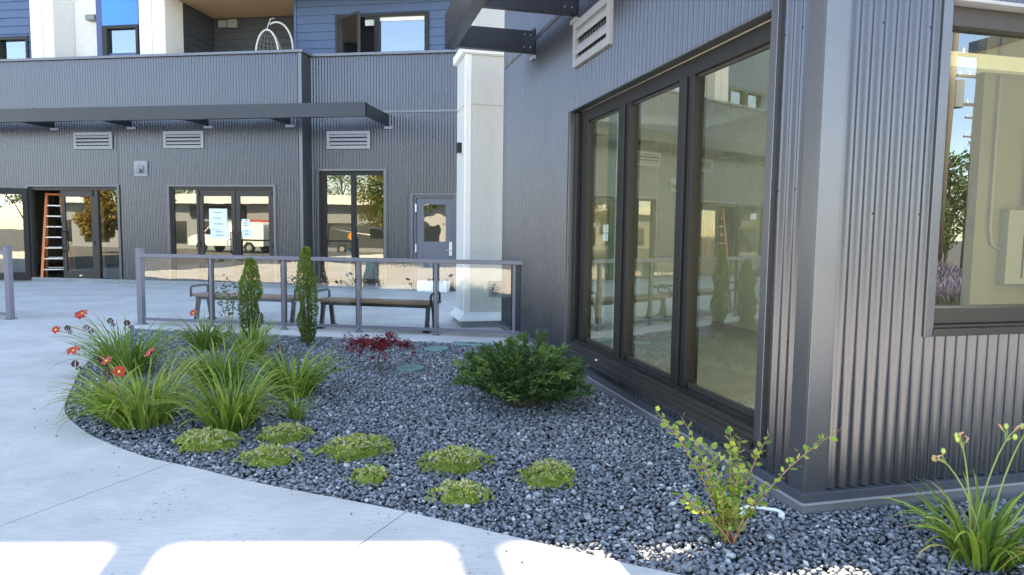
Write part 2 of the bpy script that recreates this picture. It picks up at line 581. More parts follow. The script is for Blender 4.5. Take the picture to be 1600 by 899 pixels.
# concrete path between the bed and the street
path_poly = [(-16, -7.5), (10.0, -7.5), (10.0, 0.9), (6.0, 1.55)] + EDGE[::-1][1:] + [tuple(L2(-0.16, -0.33)[:2]), tuple(L2(-2.2, -0.33)[:2]), tuple(L2(-10.5, -0.33)[:2])]
base = MB().poly([(-16.2, -7.6, -0.085), (10.2, -7.6, -0.085), (10.2, 12.5, -0.085), (-16.2, 12.5, -0.085)]).build('walkway', 'soil')
struct(base)
slabs(base, path_poly, [(-0.739, 3.085, 22.6), (-2.5, 3.4, 22.0), (2.6, 2.2, 12.0), (-4.7, 5.4, 15.0), (0, -1.5, 94), (0, -4.5, 94)], -0.08, 0.0, 'concrete')

# patio in front of the entrances
patio_poly = [tuple(L2(-10.5, -0.325)[:2]), tuple(L2(-0.3, -0.325)[:2]), tuple(L2(-0.3, -0.04)[:2]), tuple(L2(6.0, -0.04)[:2]), tuple(W2(-0.03, 5.9)[:2]), tuple(W2(-0.03, 8.4)[:2]), tuple(W2(2.5, 8.4)[:2]), tuple(W2(2.0, 14.0)[:2]),
              tuple(B2(11.0, 0.45)[:2]), tuple(B2(5.5, 0.45)[:2]), tuple(B2(5.5, 0.0)[:2]), tuple(B2(-8, 0.0)[:2])]
pb = MB().poly([tuple(L2(-10.6, -0.3, -0.08)), tuple(L2(8.3, -0.3, -0.08)), tuple(B2(12.0, 0.6, -0.08)), tuple(B2(-8, 0.6, -0.08))]).build('patio', 'soil')
struct(pb)
slabs(pb, patio_poly, [(-2.0, 11.5, -32), (0.0, 13.2, 58), (-0.5, 11.0, -32), (-5.5, 14.0, -28), (-6.0, 12.6, 98)], -0.075, 0.002, 'concrete_patio')

# raised concrete edge that carries the railing
kb = MB()
a, b, c, d = L2(-0.28, -0.36), L2(6.22, -0.57), L2(6.02, -0.045), L2(-0.28, -0.045)
kb.prism([(a.x, a.y), (b.x, b.y), (c.x, c.y), (d.x, d.y)], -0.12, 0.006)
struct(kb.build('kerb', 'concrete_kerb', bevel=0.008))

# planting bed
bed_poly = EDGE + [(6.0, 4.2), tuple(W2(0.02, 0.02)[:2]), tuple(W2(0.02, 6.4)[:2]), tuple(L2(6.2, -0.5)[:2]), tuple(L2(-0.2, -0.3)[:2])]
bm = bmesh.new()
f = bm.faces.new([bm.verts.new((p[0], p[1], -0.055)) for p in bed_poly])
bmesh.ops.triangulate(bm, faces=[f])
me = bpy.data.meshes.new('gravel_bed'); bm.to_mesh(me); bm.free()
me.materials.append(MATS['soil'])
bed = bpy.data.objects.new('gravel_bed', me); COL.objects.link(bed)
struct(bed)


def inside(P, poly):
    x, y = P[:, 0], P[:, 1]
    res = np.zeros(len(P), bool)
    n = len(poly)
    for i in range(n):
        x0, y0 = poly[i]; x1, y1 = poly[(i + 1) % n]
        c = ((y0 > y) != (y1 > y)) & (x < (x1 - x0) * (y - y0) / ((y1 - y0) + 1e-12) + x0)
        res ^= c
    return res


# crushed stone: a dozen angular templates
ico = bmesh.new(); bmesh.ops.create_icosphere(ico, subdivisions=1, radius=1)
IV = np.array([v.co[:] for v in ico.verts]); IF = np.array([[v.index for v in f.verts] for f in ico.faces]); ico.free()
if len(IV) > 12:                                    # keep it to the plain icosahedron
    b2 = bmesh.new(); bmesh.ops.create_icosphere(b2, subdivisions=0, radius=1)
    if len(b2.verts) >= 12:
        IV = np.array([v.co[:] for v in b2.verts]); IF = np.array([[v.index for v in f.verts] for f in b2.faces])
    b2.free()
NV = len(IV)
TPL = []
for k in range(14):
    t = IV * (1 + RNG.uniform(-.45, .32, (NV, 1))) * np.array([1.0, RNG.uniform(.5, .9), RNG.uniform(.3, .7)])
    for _ in range(3):                                # planar breaks
        n = RNG.normal(size=3); n /= np.linalg.norm(n)
        d = t @ n; lim = RNG.uniform(.32, .55)
        t = t - np.outer(np.maximum(d - lim, 0), n)
    TPL.append(t)
TPL = np.array(TPL)


def rot_batch(n, tilt):
    a = RNG.uniform(0, 2 * pi, n); b = RNG.normal(0, tilt, n); c = RNG.normal(0, tilt, n)
    ca, sa, cb, sb, cc, sc = np.cos(a), np.sin(a), np.cos(b), np.sin(b), np.cos(c), np.sin(c)
    Rz = np.zeros((n, 3, 3)); Rz[:, 0, 0] = ca; Rz[:, 0, 1] = -sa; Rz[:, 1, 0] = sa; Rz[:, 1, 1] = ca; Rz[:, 2, 2] = 1
    Rx = np.zeros((n, 3, 3)); Rx[:, 0, 0] = 1; Rx[:, 1, 1] = cb; Rx[:, 1, 2] = -sb; Rx[:, 2, 1] = sb; Rx[:, 2, 2] = cb
    Ry = np.zeros((n, 3, 3)); Ry[:, 1, 1] = 1; Ry[:, 0, 0] = cc; Ry[:, 0, 2] = sc; Ry[:, 2, 0] = -sc; Ry[:, 2, 2] = cc
    return Rz @ Rx @ Ry


def scatter(sp, ylo, yhi, zlo, zhi, s0, s1):
    gx = np.arange(-6.0, 5.2, sp); gy = np.arange(ylo, yhi, sp)
    X, Y = np.meshgrid(gx, gy)
    P = np.stack([X.ravel(), Y.ravel()], 1) + RNG.uniform(-.55, .55, (X.size, 2)) * sp
    P = P[inside(P, bed_poly)]
    n = len(P)
    Z = RNG.uniform(zlo, zhi, n)
    S = RNG.uniform(s0, s1, n) * np.where(RNG.random(n) < .16, RNG.uniform(1.2, 1.75, n), 1.0)
    return P, Z, S


parts = [scatter(.0245, 1.5, 4.6, -.024, -.004, .0125, .023), scatter(.031, 1.5, 4.6, -.048, -.03, .015, .022),
         scatter(.029, 4.6, 7.2, -.028, -.005, .015, .025), scatter(.036, 7.2, 10.4, -.03, -.008, .018, .027),
         scatter(.055, 4.6, 10.4, -.05, -.035, .028, .036)]
P = np.concatenate([p[0] for p in parts]); Z = np.concatenate([p[1] for p in parts]); S = np.concatenate([p[2] for p in parts])
n = len(P)
TI = RNG.integers(0, len(TPL), n)
TONE = np.clip(RNG.beta(1.6, 2.6, n), 0, .86) 
TONE = np.where(RNG.random(n) < .045, RNG.uniform(.9, 1.0, n), TONE)
# the 300 nearest top stones in view stand as stones of their own
infr = (np.abs(P[:, 0] / P[:, 1] - .05) < .62) & (Z > -.02) & (P[:, 1] > 2.78)
order = np.argsort(np.where(infr, P[:, 0] ** 2 + P[:, 1] ** 2 - 20 * S, 1e9))[:300]
solo = np.zeros(n, bool); solo[order] = True
rest = ~solo
RB = rot_batch(n, .45)
V = np.einsum('nij,nkj->nki', RB[rest], TPL[TI[rest]] * S[rest][:, None, None])
V[:, :, :2] += P[rest][:, None, :]; V[:, :, 2] += Z[rest][:, None]
nr = len(V)
F = (IF[None] + (np.arange(nr) * NV)[:, None, None]).reshape(-1, 3)
me = bpy.data.meshes.new('gravel')
me.vertices.add(nr * NV); me.vertices.foreach_set('co', V.reshape(-1).astype(np.float32))
me.loops.add(F.size); me.loops.foreach_set('vertex_index', F.reshape(-1).astype(np.int32))
me.polygons.add(len(F)); me.polygons.foreach_set('loop_start', np.arange(0, F.size, 3, dtype=np.int32))
me.update(calc_edges=True)
at = me.attributes.new('tone', 'FLOAT', 'POINT'); at.data.foreach_set('value', np.repeat(TONE[rest], NV).astype(np.float32))
me.materials.append(MATS['stone'])
gr = bpy.data.objects.new('gravel', me); COL.objects.link(gr); gr.parent = bed; gr['kind'] = 'stuff'
stone_me = []
for k in range(28):
    m_ = bpy.data.meshes.new('stone')
    m_.from_pydata([tuple(v) for v in TPL[k % len(TPL)]], [], [tuple(int(q) for q in f) for f in IF])
    a_ = m_.attributes.new('tone', 'FLOAT', 'POINT')
    tv = float(np.clip(RNG.beta(1.6, 2.6), 0, .86)) if k % 14 else .95
    a_.data.foreach_set('value', [tv] * NV)
    m_.materials.append(MATS['stone']); stone_me.append(m_)
for i in order:
    o = bpy.data.objects.new('stone', stone_me[random.randrange(28)])
    COL.objects.link(o); o.parent = bed
    M4 = Matrix([list(r) for r in RB[i]]).to_4x4()
    o.matrix_local = Matrix.Translation((P[i][0], P[i][1], Z[i])) @ M4 @ Matrix.Scale(float(S[i]), 4)

for k_ in range(26):
    e_ = EDGE[random.randrange(8, len(EDGE) - 22)]
    o = bpy.data.objects.new('stone', stone_me[random.randrange(28)]); COL.objects.link(o); o.parent = base
    q_ = random.uniform(.02, .35) ** 1.3
    o.location = (e_[0] - q_ * .6, e_[1] - q_ * .75, .006); o.rotation_euler = (random.random(), random.random(), random.random() * 6)
    sc_ = random.uniform(.006, .013); o.scale = (sc_, sc_, sc_ * .8)

# ------------------------------------------------------------------ right wing (metal clad shop unit)
wing = thing('shop_wing', 'grey corrugated metal shop wing with a black framed three pane window beside the gravel bed', 'building', Q, TH)
WH = 5.3
WIN = (0.43, 4.0, 0.25, 2.79)         # opening in the long wall (y0,y1,z0,z1)
FWN = (0.748, 2.75, 0.985, 2.772)     # opening in the front wall (x0,x1,z0,z1)


def frameR(t, d, z): return (-0.012 - d, t, z)


def frameF(t, d, z): return (t, -0.012 - d, z)


m = MB()
for c in cells(0.085, 7.2, 0.1, WH, [(WIN[0] - .055, WIN[1] + .045, WIN[2] - .05, WIN[3] + .01)]): corr(m, *c, frameR)
m.build('cladding', 'cladding', wing, smooth=True)
m = MB()
for c in cells(0.085, 6.0, 0.1, WH, [(FWN[0] - .045, FWN[1] + .05, FWN[2] - .045, FWN[3] + .01)]): corr(m, *c, frameF)
m.build('cladding', 'cladding', wing, smooth=True)
m = MB()
for c in cells(0.02, 7.2, 0.0, WH, [WIN]): m.box(0.012, 0.2, c[0], c[1], c[2], c[3])
for c in cells(0.2, 6.0, 0.0, WH, [FWN]): m.box(c[0], c[1], 0.012, 0.2, c[2], c[3])
m.build('wall', 'interior_wall', wing)
# corner trim, flashing, drip lip and foundation
m = MB()
m.box(-0.036, 0.10, -0.036, -0.022, 0.1, WH); m.box(-0.036, -0.022, -0.022, 0.10, 0.1, WH)
m.box(0.10, 0.112, -0.030, -0.012, 0.1, WH); m.box(-0.030, -0.012, 0.10, 0.112, 0.1, WH)
m.build('corner_trim', 'trim', wing, bevel=0.002)
m = MB()
m.prism([(-0.052, -0.052), (6.0, -0.052), (6.0, -0.02), (-0.02, -0.02), (-0.02, 7.2), (-0.052, 7.2)], 0.052, 0.104)
m.build('flashing', 'flashing', wing, bevel=0.003)
m = MB()
m.prism([(-0.062, -0.062), (6.0, -0.062), (6.0, -0.05), (-0.05, -0.05), (-0.05, 7.2), (-0.062, 7.2)], 0.043, 0.054)
m.build('drip_edge', 'vent_paint', wing)
m = MB()
m.prism([(-0.046, -0.046), (6.0, -0.046), (6.0, 0.1), (0.1, 0.1), (0.1, 7.2), (-0.046, 7.2)], -0.2, 0.046)
m.build('foundation', 'wing_base', wing)
screw_rows(0.12, 0.36, (0.32, 0.9, 1.75, 2.62, 3.1), frameR, 2).build('screw_row', 'black_frame', wing)['kind'] = 'stuff'
screw_rows(0.4, 7.1, (2.95, 3.75), frameR, 4).build('screw_row', 'flashing', wing)['kind'] = 'stuff'
screw_rows(4.1, 7.1, (0.9, 1.75), frameR, 4).build('screw_row', 'flashing', wing)['kind'] = 'stuff'
screw_rows(0.13, 0.7, (1.62, 2.62), frameF, 4).build('screw_row', 'black_frame', wing)['kind'] = 'stuff'
screw_rows(0.13, 3.5, (0.22,), frameF, 3).build('screw_row', 'black_frame', wing)['kind'] = 'stuff'
# roof and room
m = MB(); m.prism([(-0.06, -0.06), (6.0, -0.06), (6.0, .2), (.2, .2), (.2, 7.2), (-0.06, 7.2)], WH, WH + .12); m.build('parapet_cap', 'trim', wing)
for (xa, xb, ya, yb) in ((0.21, .7, 0.21, 7.1), (5.5, 5.9, 0.21, 2.4), (.7, 5.5, 0.21, 0.6), (.7, 3.1, 6.6, 7.1), (3.1, 5.9, 2.4, 7.1)):
    m = MB(); m.box(xa, xb, ya, yb, 3.15, 3.3); m.build('ceiling', 'interior_wall', wing)
m = MB(); m.poly([(.7, .6, 3.22), (5.5, .6, 3.22), (5.5, 2.4, 3.22), (3.1, 2.4, 3.22), (3.1, 6.6, 3.22), (.7, 6.6, 3.22)]); m.build('added_skylight', 'glass_rail', wing)  # invented glazed opening, added so daylight brightens the shop room
m = MB(); m.box(0.21, 5.9, 0.21, 7.1, 0.02, 0.14); m.build('shop_floor', 'interior_floor', wing)
m = MB(); m.box(5.9, 6.0, 0.2, 7.2, 0, WH); m.box(0.1, 6.0, 7.1, 7.2, 0, WH)
m.build('partition', 'interior_wall', wing)
m = MB(); m.box(3.2, 3.3, 2.9, 7.1, 0.14, 3.15); m.build('partition', 'interior_wall', wing)
m = MB(); m.box(3.82, 5.9, 2.5, 2.6, 0.14, 3.15); m.build('partition', 'drywall', wing)
m = MB(); m.box(4.14, 4.52, 2.40, 2.5, 1.02, 1.78); cab = m.build('electrical_cabinet', 'panel_grey', wing, bevel=.006)
m = MB(); m.box(4.34, 4.355, 2.394, 2.40, 1.08, 1.74); m.build('cabinet_door_seam', 'dark_void', cab)
for pts_, rad_ in (([(4.4, 2.46, 1.82), (4.4, 2.46, 3.12)], .02), ([(3.98, 2.47, 3.12), (3.98, 2.47, 1.6), (4.02, 2.47, 1.42), (4.12, 2.47, 1.38)], .014), ([(4.5, 2.46, 1.0), (4.66, 2.45, .92), (4.7, 2.45, .78), (4.66, 2.45, .66)], .03), ([(4.95, 2.46, 1.6), (5.0, 2.44, 1.66), (5.04, 2.46, 1.6), (4.92, 2.46, .95), (5.0, 2.46, .75)], .014)):
    m = MB(); m.tube(pts_, rad_, 8); m.build('conduit', 'panel_grey', cab, smooth=True)
m = MB(); m.box(0.55, 0.78, 4.1, 4.35, 0.14, 3.15); m.build('interior_post', 'teal_board', wing)
# the three pane window
wnd = MB()
y0, y1, z0, z1 = WIN
t = MB()                                   # cladding coloured jamb trims
t.box(-0.042, 0.10, y1 - .004, y1 + .055, z0 - .06, z1 + .012); t.build('jamb_trim', 'trim', wing, bevel=.003)
t = MB(); t.box(-0.042, 0.10, y0 - .062, y0 + .004, z0 - .08, z1 + .05); t.build('jamb_trim', 'trim', wing, bevel=.003)
t = MB(); t.box(-0.046, 0.05, y0 + .006, y1 - .006, z1 - .004, z1 + .007); t.build('head_flashing', 'trim', wing)
fr = MB()
fr.box(0.06, 0.16, y0 + .004, y1 - .004, z1 - .13, z1 - .008)
fr.box(0.03, 0.16, y0 + .004, y1 - .004, z0 + .002, z0 + .085)
fr.box(0.06, 0.16, y0 + .004, y0 + .11, z0 + .085, z1 - .13)
fr.box(0.06, 0.16, 3.70, y1 - .004, z0 + .085, z1 - .13)
fr.box(0.015, 0.06, 3.90, y1 - .004, z0 + .085, z1 - .01)
wf = fr.build('window', 'black_frame', wing, bevel=.004)
for (a, b) in ((2.60, 2.885), (1.465, 1.715)):
    q = MB(); q.box(0.055, 0.165, a + .02, b, z0 + .085, z1 - .13); q.box(0.035, 0.055, a + .10, b - .06, z0 + .085, z1 - .13)
    q.build('mullion', 'black_frame', wf, bevel=.004)
for (a, b) in ((2.885, 3.70), (1.715, 2.62), (0.54, 1.485)):
    q = MB(); q.poly([(0.10, b, z0 + .085), (0.10, a, z0 + .085), (0.10, a, z1 - .13), (0.10, b, z1 - .13)]); q.build('pane', 'glass_big', wf)
    for (za, zb) in ((z0 + .085, z0 + .125), (z1 - .15, z1 - .13)):
        q = MB(); q.box(0.085, 0.115, a, b, za, zb); q.build('glazing_bead', 'bronze_frame', wf)
s = MB(); s.box(-0.075, 0.03, y0 - .002, y1 + .06, z0 - .01, z0 + .004); s.box(-0.075, -0.055, y0 - .002, y1 + .06, z0 - .05, z0 - .01)
s.box(-0.045, 0.03, y0 + .004, y1 - .004, z0 + .004, z0 + .03); s.box(-0.012, 0.03, y0 + .004, y1 - .004, z0 + .03, z0 + .055)
s.build('sill', 'bronze_frame', wf, bevel=.002)
s = MB(); s.box(-0.03, 0.02, y0, y1, z0 - .09, z0 - .012); s.build('sill_apron', 'flashing', wf)
s = MB(); s.box(-0.062, -0.04, 3.02, 3.045, z0 + .005, z0 + .02); s.build('weep_clip', 'white_plastic', wf)
# front window
x0, x1, z0, z1 = FWN
t = MB(); t.box(x0 - .06, x0 + .002, -0.042, 0.08, z0 - .045, z1 + .04); t.build('jamb_trim', 'trim', wing, bevel=.003)
t = MB(); t.box(x1 - .002, x1 + .06, -0.042, 0.08, z0 - .045, z1 + .04)
t.build('jamb_trim', 'trim', wing, bevel=.003)
t = MB(); t.box(x0 + .004, x1 - .004, -0.05, 0.04, z1 - .002, z1 + .016); t.build('head_flashing', 'vent_paint', wing)
fr = MB(); fr.box(x0 + .003, x1 - .003, 0.03, 0.13, z1 - .11, z1 - .004); fr.box(x0 + .003, x1 - .003, 0.01, 0.13, z0 + .02, z0 + .11)
fr.box(x0 + .003, x0 + .07, 0.05, 0.13, z0 + .11, z1 - .11); fr.box(x1 - .09, x1 - .003, 0.05, 0.13, z0 + .11, z1 - .11)
wf = fr.build('window', 'bronze_frame', wing, bevel=.004)
q = MB(); q.poly([(x0 + .07, .085, z0 + .11), (x1 - .09, .085, z0 + .11), (x1 - .09, .085, z1 - .11), (x0 + .07, .085, z1 - .11)]); q.build('pane', 'glass_front', wf)
q = MB(); q.box(x0 - .002, x1 + .002, -0.05, 0.05, z0 - .042, z0 + .0); q.box(x0 + .004, x1 - .004, -0.02, 0.05, z0 + .0, z0 + .018); q.build('sill', 'bronze_frame', wf, bevel=.003)


def louvre(parent, x0, x1, z0, z1, fn, n=3, fw=0.075, proud=0.045):
    """fn(t, d, z): d is distance out of the wall"""
    def bx(mb, a, b, d0, d1, e, f):
        i = len(mb.v)
        mb.v += [fn(a, d0, e), fn(b, d0, e), fn(b, d1, e), fn(a, d1, e), fn(a, d0, f), fn(b, d0, f), fn(b, d1, f), fn(a, d1, f)]
        mb.f += [(i, i + 1, i + 2, i + 3), (i + 7, i + 6, i + 5, i + 4), (i, i + 4, i + 5, i + 1), (i + 1, i + 5, i + 6, i + 2), (i + 2, i + 6, i + 7, i + 3), (i + 3, i + 7, i + 4, i)]
    fr = MB()
    bx(fr, x0, x1, 0.0, proud, z0, z0 + fw); bx(fr, x0, x1, 0.0, proud, z1 - fw, z1)
    bx(fr, x0, x0 + fw, 0.0, proud, z0 + fw, z1 - fw); bx(fr, x1 - fw, x1, 0.0, proud, z0 + fw, z1 - fw)
    v = fr.build('wall_vent', 'vent_paint', parent)
    k = MB(); bx(k, x0 + fw, x1 - fw, -0.004, 0.004, z0 + fw, z1 - fw); k.build('vent_backing', 'dark_void', v)
    H = (z1 - z0 - 2 * fw) / n
    for q in range(n):
        zz = z0 + fw + (q + .30) * H
        b = MB(); i = 0
        tk = H * .34
        b.v = [fn(x0 + fw, .008, zz + tk * 1.25), fn(x1 - fw, .008, zz + tk * 1.25), fn(x1 - fw, .038, zz), fn(x0 + fw, .038, zz),
               fn(x0 + fw, .008, zz + tk * 2.1), fn(x1 - fw, .008, zz + tk * 2.1), fn(x1 - fw, .038, zz + tk), fn(x0 + fw, .038, zz + tk)]
        b.f = [(0, 1, 2, 3), (7, 6, 5, 4), (0, 4, 5, 1), (1, 5, 6, 2), (2, 6, 7, 3), (3, 7, 4, 0)]
        b.build('vent_blade', 'vent_paint', v)
    return v


louvre(wing, 2.88, 3.90, 3.225, 3.69, lambda t, d, z: (-0.015 - d, t, z), n=2)

# steel canopy frame on the long wall
can = thing('steel_canopy', 'dark steel canopy frame of channel beams bolted to the shop wing beside the white column', 'canopy', W2(0, 4.7, 0), TH)
CZ0, CZ1 = 3.785, 4.055


def chan(mb, x0, x1, y0, y1, z0, z1, web):
    """C channel with its web on one side"""
    if web == 'x':
        mb.box(x0, x1, y0, y0 + .012, z0, z1); mb.box(x0, x1, y0 + .012, y1, z0, z0 + .014); mb.box(x0, x1, y0 + .012, y1, z1 - .014, z1)
    else:
        mb.box(x0, x0 + .012, y0, y1, z0, z1); mb.box(x0 + .012, x1, y0, y1, z0, z0 + .014); mb.box(x0 + .012, x1, y0, y1, z1 - .014, z1)


m = MB(); chan(m, -1.165, -1.03, -2.75, 0.92, CZ0 - .01, CZ1 + .14, 'y'); m.box(-1.165, -1.03, 0.92, 0.932, CZ0 - .01, CZ1 + .14)
m.build('fascia_beam', 'canopy_steel', can)
for yy in (0.80, -0.82, -2.45):
    m = MB(); chan(m, -1.03, -0.06, yy - .0, yy + .09, CZ0, CZ1, 'x'); bmo = m.build('cross_beam', 'canopy_steel', can)
    p_ = MB(); p_.box(-0.21, -0.045, yy - .012, yy + .1, CZ0 + .004, CZ1 - .004); p_.box(-0.045, -0.028, yy - .03, yy + .13, CZ0 - .04, CZ1 + .03)
    p_.build('end_plate', 'canopy_steel', bmo)
    for bx_ in (-0.165, -0.085):
        for bz in (CZ0 + .06, CZ1 - .06):
            h = MB(); h.loft([[(bx_ + .013 * cos(q * pi / 3), yy - .012, bz + .013 * sin(q * pi / 3)) for q in range(6)], [(bx_ + .010 * cos(q * pi / 3), yy - .024, bz + .010 * sin(q * pi / 3)) for q in range(6)]])
            h.build('bolt', 'bolt_steel', bmo)
    s = MB(); s.box(-0.06, -0.02, yy - .05, yy + .12, CZ0 - .085, CZ0 - .042); s.build('wall_seal', 'vent_paint', bmo)
m = MB(); m.box(-0.03, 0.0, -2.9, 2.4, CZ0 - .05 + .20, CZ0 + .2); m.build('wall_ledger', 'trim', can)

# white clad column at the end of the wing
colm = thing('clad_column', 'tall square column clad in off white panels with a flared base on the patio', 'column', W2(-0.25, 7.7, 0), TH)
cx0, cx1, cy0, cy1 = -0.333, 0.33, -0.38, 0.40
m = MB(); m.box(cx0 + .005, cx1, cy0 + .005, cy1, 0.1, 4.17)
m.build('shaft', 'column_panel', colm, bevel=.004)
for (za, zb) in ((0.22, 3.41), (3.43, 4.16)):
    m = MB(); m.box(cx0 + .085, cx1 - .012, cy0 - .008, cy0 + .005, za, zb); m.build('face_panel', 'column_panel', colm, bevel=.003)
    m = MB(); m.box(cx0 - .008, cx0 + .005, cy0 + .085, cy1 - .01, za, zb); m.build('face_panel', 'column_panel', colm, bevel=.003)
m = MB(); m.box(cx0 - .012, cx0 + .083, cy0 - .014, cy0 + .07, 0.2, 4.165); m.build('corner_board', 'white_trim', colm, bevel=.004)
m = MB(); m.box(cx1 - .010, cx1 + .006, cy0 - .010, cy0 + .02, 0.2, 4.165); m.build('corner_board', 'white_trim', colm, bevel=.002)


def ring(e, z): return [(cx0 - e, cy0 - e, z), (cx1 + min(e, .03), cy0 - e, z), (cx1 + min(e, .03), cy1 + e, z), (cx0 - e, cy1 + e, z)]


m = MB(); m.loft([ring(.095, .095), ring(.10, .105), ring(.085, .135), ring(.02, .205), ring(.012, .23)]); m.build('base_flare', 'white_trim', colm)
m = MB(); m.loft([ring(.05, .002), ring(.05, .094)]); m.build('plinth', 'foundation', colm)
m = MB(); m.loft([ring(.02, 4.165), ring(.065, 4.18), ring(.065, 4.30), ring(.05, 4.32)]); m.build('cap', 'white_trim', colm, bevel=.004)
m = MB(); m.box(cx0 + .13, cx1 + .02, cy0 + .13, cy1, 4.32, 8.2); m.build('upper_shaft', 'column_panel', colm, bevel=.004)
louvre(colm, 0.045, 0.275, 0.47, 0.72, lambda t, d, z: (t, cy0 - .008 - d, z), n=5, fw=.04, proud=.02)
m = MB(); m.box(cx0 - .075, cx0 - .008, cy0 + .30, cy0 + .42, 2.72, 2.88); lt = m.build('wall_light', 'black_frame', colm, bevel=.006)
m = MB(); m.box(cx0 - .06, cx0 - .02, cy0 + .32, cy0 + .40, 2.71, 2.722); m.build('light_lens', 'white_plastic', lt)

# ------------------------------------------------------------------ back building
bb = thing('apartment_building', 'multi storey building with grey corrugated ground floor, navy siding above and glass entrances', 'building', B0, TB)
PT = 5.80                       # parapet height
XS = 5.50                       # the wall steps back here
YS = 0.46
ENT0 = (-2.29, 0.36, 0.03, 2.52)
ENT1 = (1.86, 4.72, 0.03, 2.53)
WINB = (5.72, 7.43, 0.03, 2.96)
DOOR = (8.19, 9.26, 0.0, 2.36)


def frameB(t, d, z): return (t, -0.012 - d, z)


def frameC(t, d, z): return (t, YS - 0.012 - d, z)


m = MB()
for c in cells(-9.0, XS - .06, 0.12, PT - .02, [(ENT0[0] - .05, ENT0[1] + .05, 0, ENT0[3] + .04), (ENT1[0] - .05, ENT1[1] + .05, 0, ENT1[3] + .04)]):
    if c[2] < 4.4 < c[3]:
        corr(m, c[0], c[1], c[2], 4.385, frameB); corr(m, c[0], c[1], 4.42, c[3], frameB)
    else: corr(m, *c, frameB)
m.build('cladding', 'cladding', bb, smooth=True)
m = MB()
for c in cells(XS + .02, 10.8, 0.12, PT - .02, [(WINB[0] - .05, WINB[1] + .05, 0, WINB[3] + .03), (DOOR[0] - .05, DOOR[1] + .05, 0, DOOR[3] + .05)]):
    if c[2] < 4.4 < c[3]:
        corr(m, c[0], c[1], c[2], 4.385, frameC); corr(m, c[0], c[1], 4.42, c[3], frameC)
    else: corr(m, *c, frameC)
m.build('cladding', 'cladding', bb, smooth=True)
m = MB(); m.box(-9.0, XS - .06, -0.034, -0.004, 4.375, 4.43); m.build('band_trim', 'trim', bb)
m = MB(); m.box(XS + .02, 10.8, YS - .034, YS - .004, 4.375, 4.43); m.build('band_trim', 'trim', bb)
m = MB(); m.box(XS - .075, XS + .012, -0.034, -0.022, 0.12, PT - .02); m.box(XS, XS + .012, -0.022, YS - .03, 0.12, PT - .02); m.build('corner_trim', 'trim', bb)
m = MB()
for c in cells(-9.0, XS - .01, 0.0, PT - .03, [ENT0, ENT1]): m.box(c[0], c[1], 0.012, 0.18, c[2], c[3])
m.box(XS - .01, XS - .002, 0.012, YS + .1, 0, PT - .03)
for c in cells(XS + .01, 10.8, 0.0, PT - .03, [WINB, DOOR]): m.box(c[0], c[1], YS + .012, YS + .18, c[2], c[3])
m.build('wall', 'interior_dark', bb)
m = MB(); m.box(-9.0, XS + .06, -0.075, 0.2, PT - .03, PT + .035); m.build('parapet_cap', 'trim', bb, bevel=.004)
m = MB(); m.box(XS + .06, 10.8, YS - .075, YS + .2, PT - .03, PT + .035); m.box(XS - .02, XS + .062, .2, YS + .2, PT - .029, PT + .034); m.build('parapet_cap', 'trim', bb, bevel=.004)
m = MB()
for c in cells(-9, XS, 0.0, 0.11, [ENT0, ENT1]):
    m = MB(); m.box(c[0], c[1], -0.05, 0.012, -.02, .115); m.build('foundation', 'foundation', bb)
for c in cells(XS + .001, 10.8, 0.0, 0.11, [(WINB[0], WINB[1], 0.08, 1), DOOR]):
    m = MB(); m.box(c[0], c[1], YS - .05, YS + .012, -.02, min(.115, c[3] + .005)); m.build('foundation', 'foundation', bb)
screw_rows(-9, XS - .1, (2.85, 4.55), frameB, 4, .008).build('screw_row', 'black_frame', bb)['kind'] = 'stuff'
screw_rows(XS + .1, 10.6, (2.1, 4.2, 4.62, 5.65), frameC, 4, .008).build('screw_row', 'black_frame', bb)['kind'] = 'stuff'
# inside
m = MB(); m.box(-9, 10.8, YS + .2, 8.0, -0.03, 0.03); m.box(-9, XS, .19, YS + .2, -.03, .029); m.build('shop_floor', 'interior_floor', bb)
m = MB(); m.box(-9, 10.8, YS + .2, 8.0, 3.2, 3.4); m.build('ceiling', 'interior_wall', bb)
m = MB(); m.box(-9, 10.8, 8.0, 8.2, 0, 5.0); m.box(-9.2, -9, .2, 8.2, 0, 5.8); m.box(10.8, 11, .6, 8.2, 0, 5.8); m.box(1.3, 1.4, .3, 8.0, .03, 3.2); m.box(5.2, 5.3, .7, 8.0, .03, 3.2); m.box(7.75, 7.85, .7, 8.0, .03, 3.2)
m.build('partition', 'interior_wall', bb)
m = MB(); m.box(-9, XS - .02, .19, .67, 4.9, 5.05); m.box(-9, 10.8, .67, 12, 4.9, 5.05); m.build('terrace_floor', 'foundation', bb)
louvre(bb, -0.83, 0.29, 3.49, 3.915, lambda t, d, z: (t, -0.022 - d, z), n=3)
louvre(bb, 1.75, 2.87, 3.49, 3.915, lambda t, d, z: (t, -0.022 - d, z), n=3)
louvre(bb, 5.95, 7.09, 3.50, 3.935, lambda t, d, z: (t, YS - 0.022 - d, z), n=3)
m = MB(); m.box(0.89, 1.26, -.05, -.022, 2.79, 3.18); sv = m.build('wall_vent', 'vent_paint', bb, bevel=.006)
m = MB(); m.loft([[(.98, -.05, 2.88), (1.17, -.05, 2.88), (1.17, -.05, 3.08), (.98, -.05, 3.08)], [(.98, -.14, 2.88), (1.17, -.14, 2.88), (1.17, -.06, 3.08), (.98, -.06, 3.08)]]); m.build('vent_hood', 'panel_grey', sv)
m = MB(); m.box(1.12, 1.16, -.145, -.141, 2.89, 2.97); m.build('vent_slot', 'dark_void', sv)


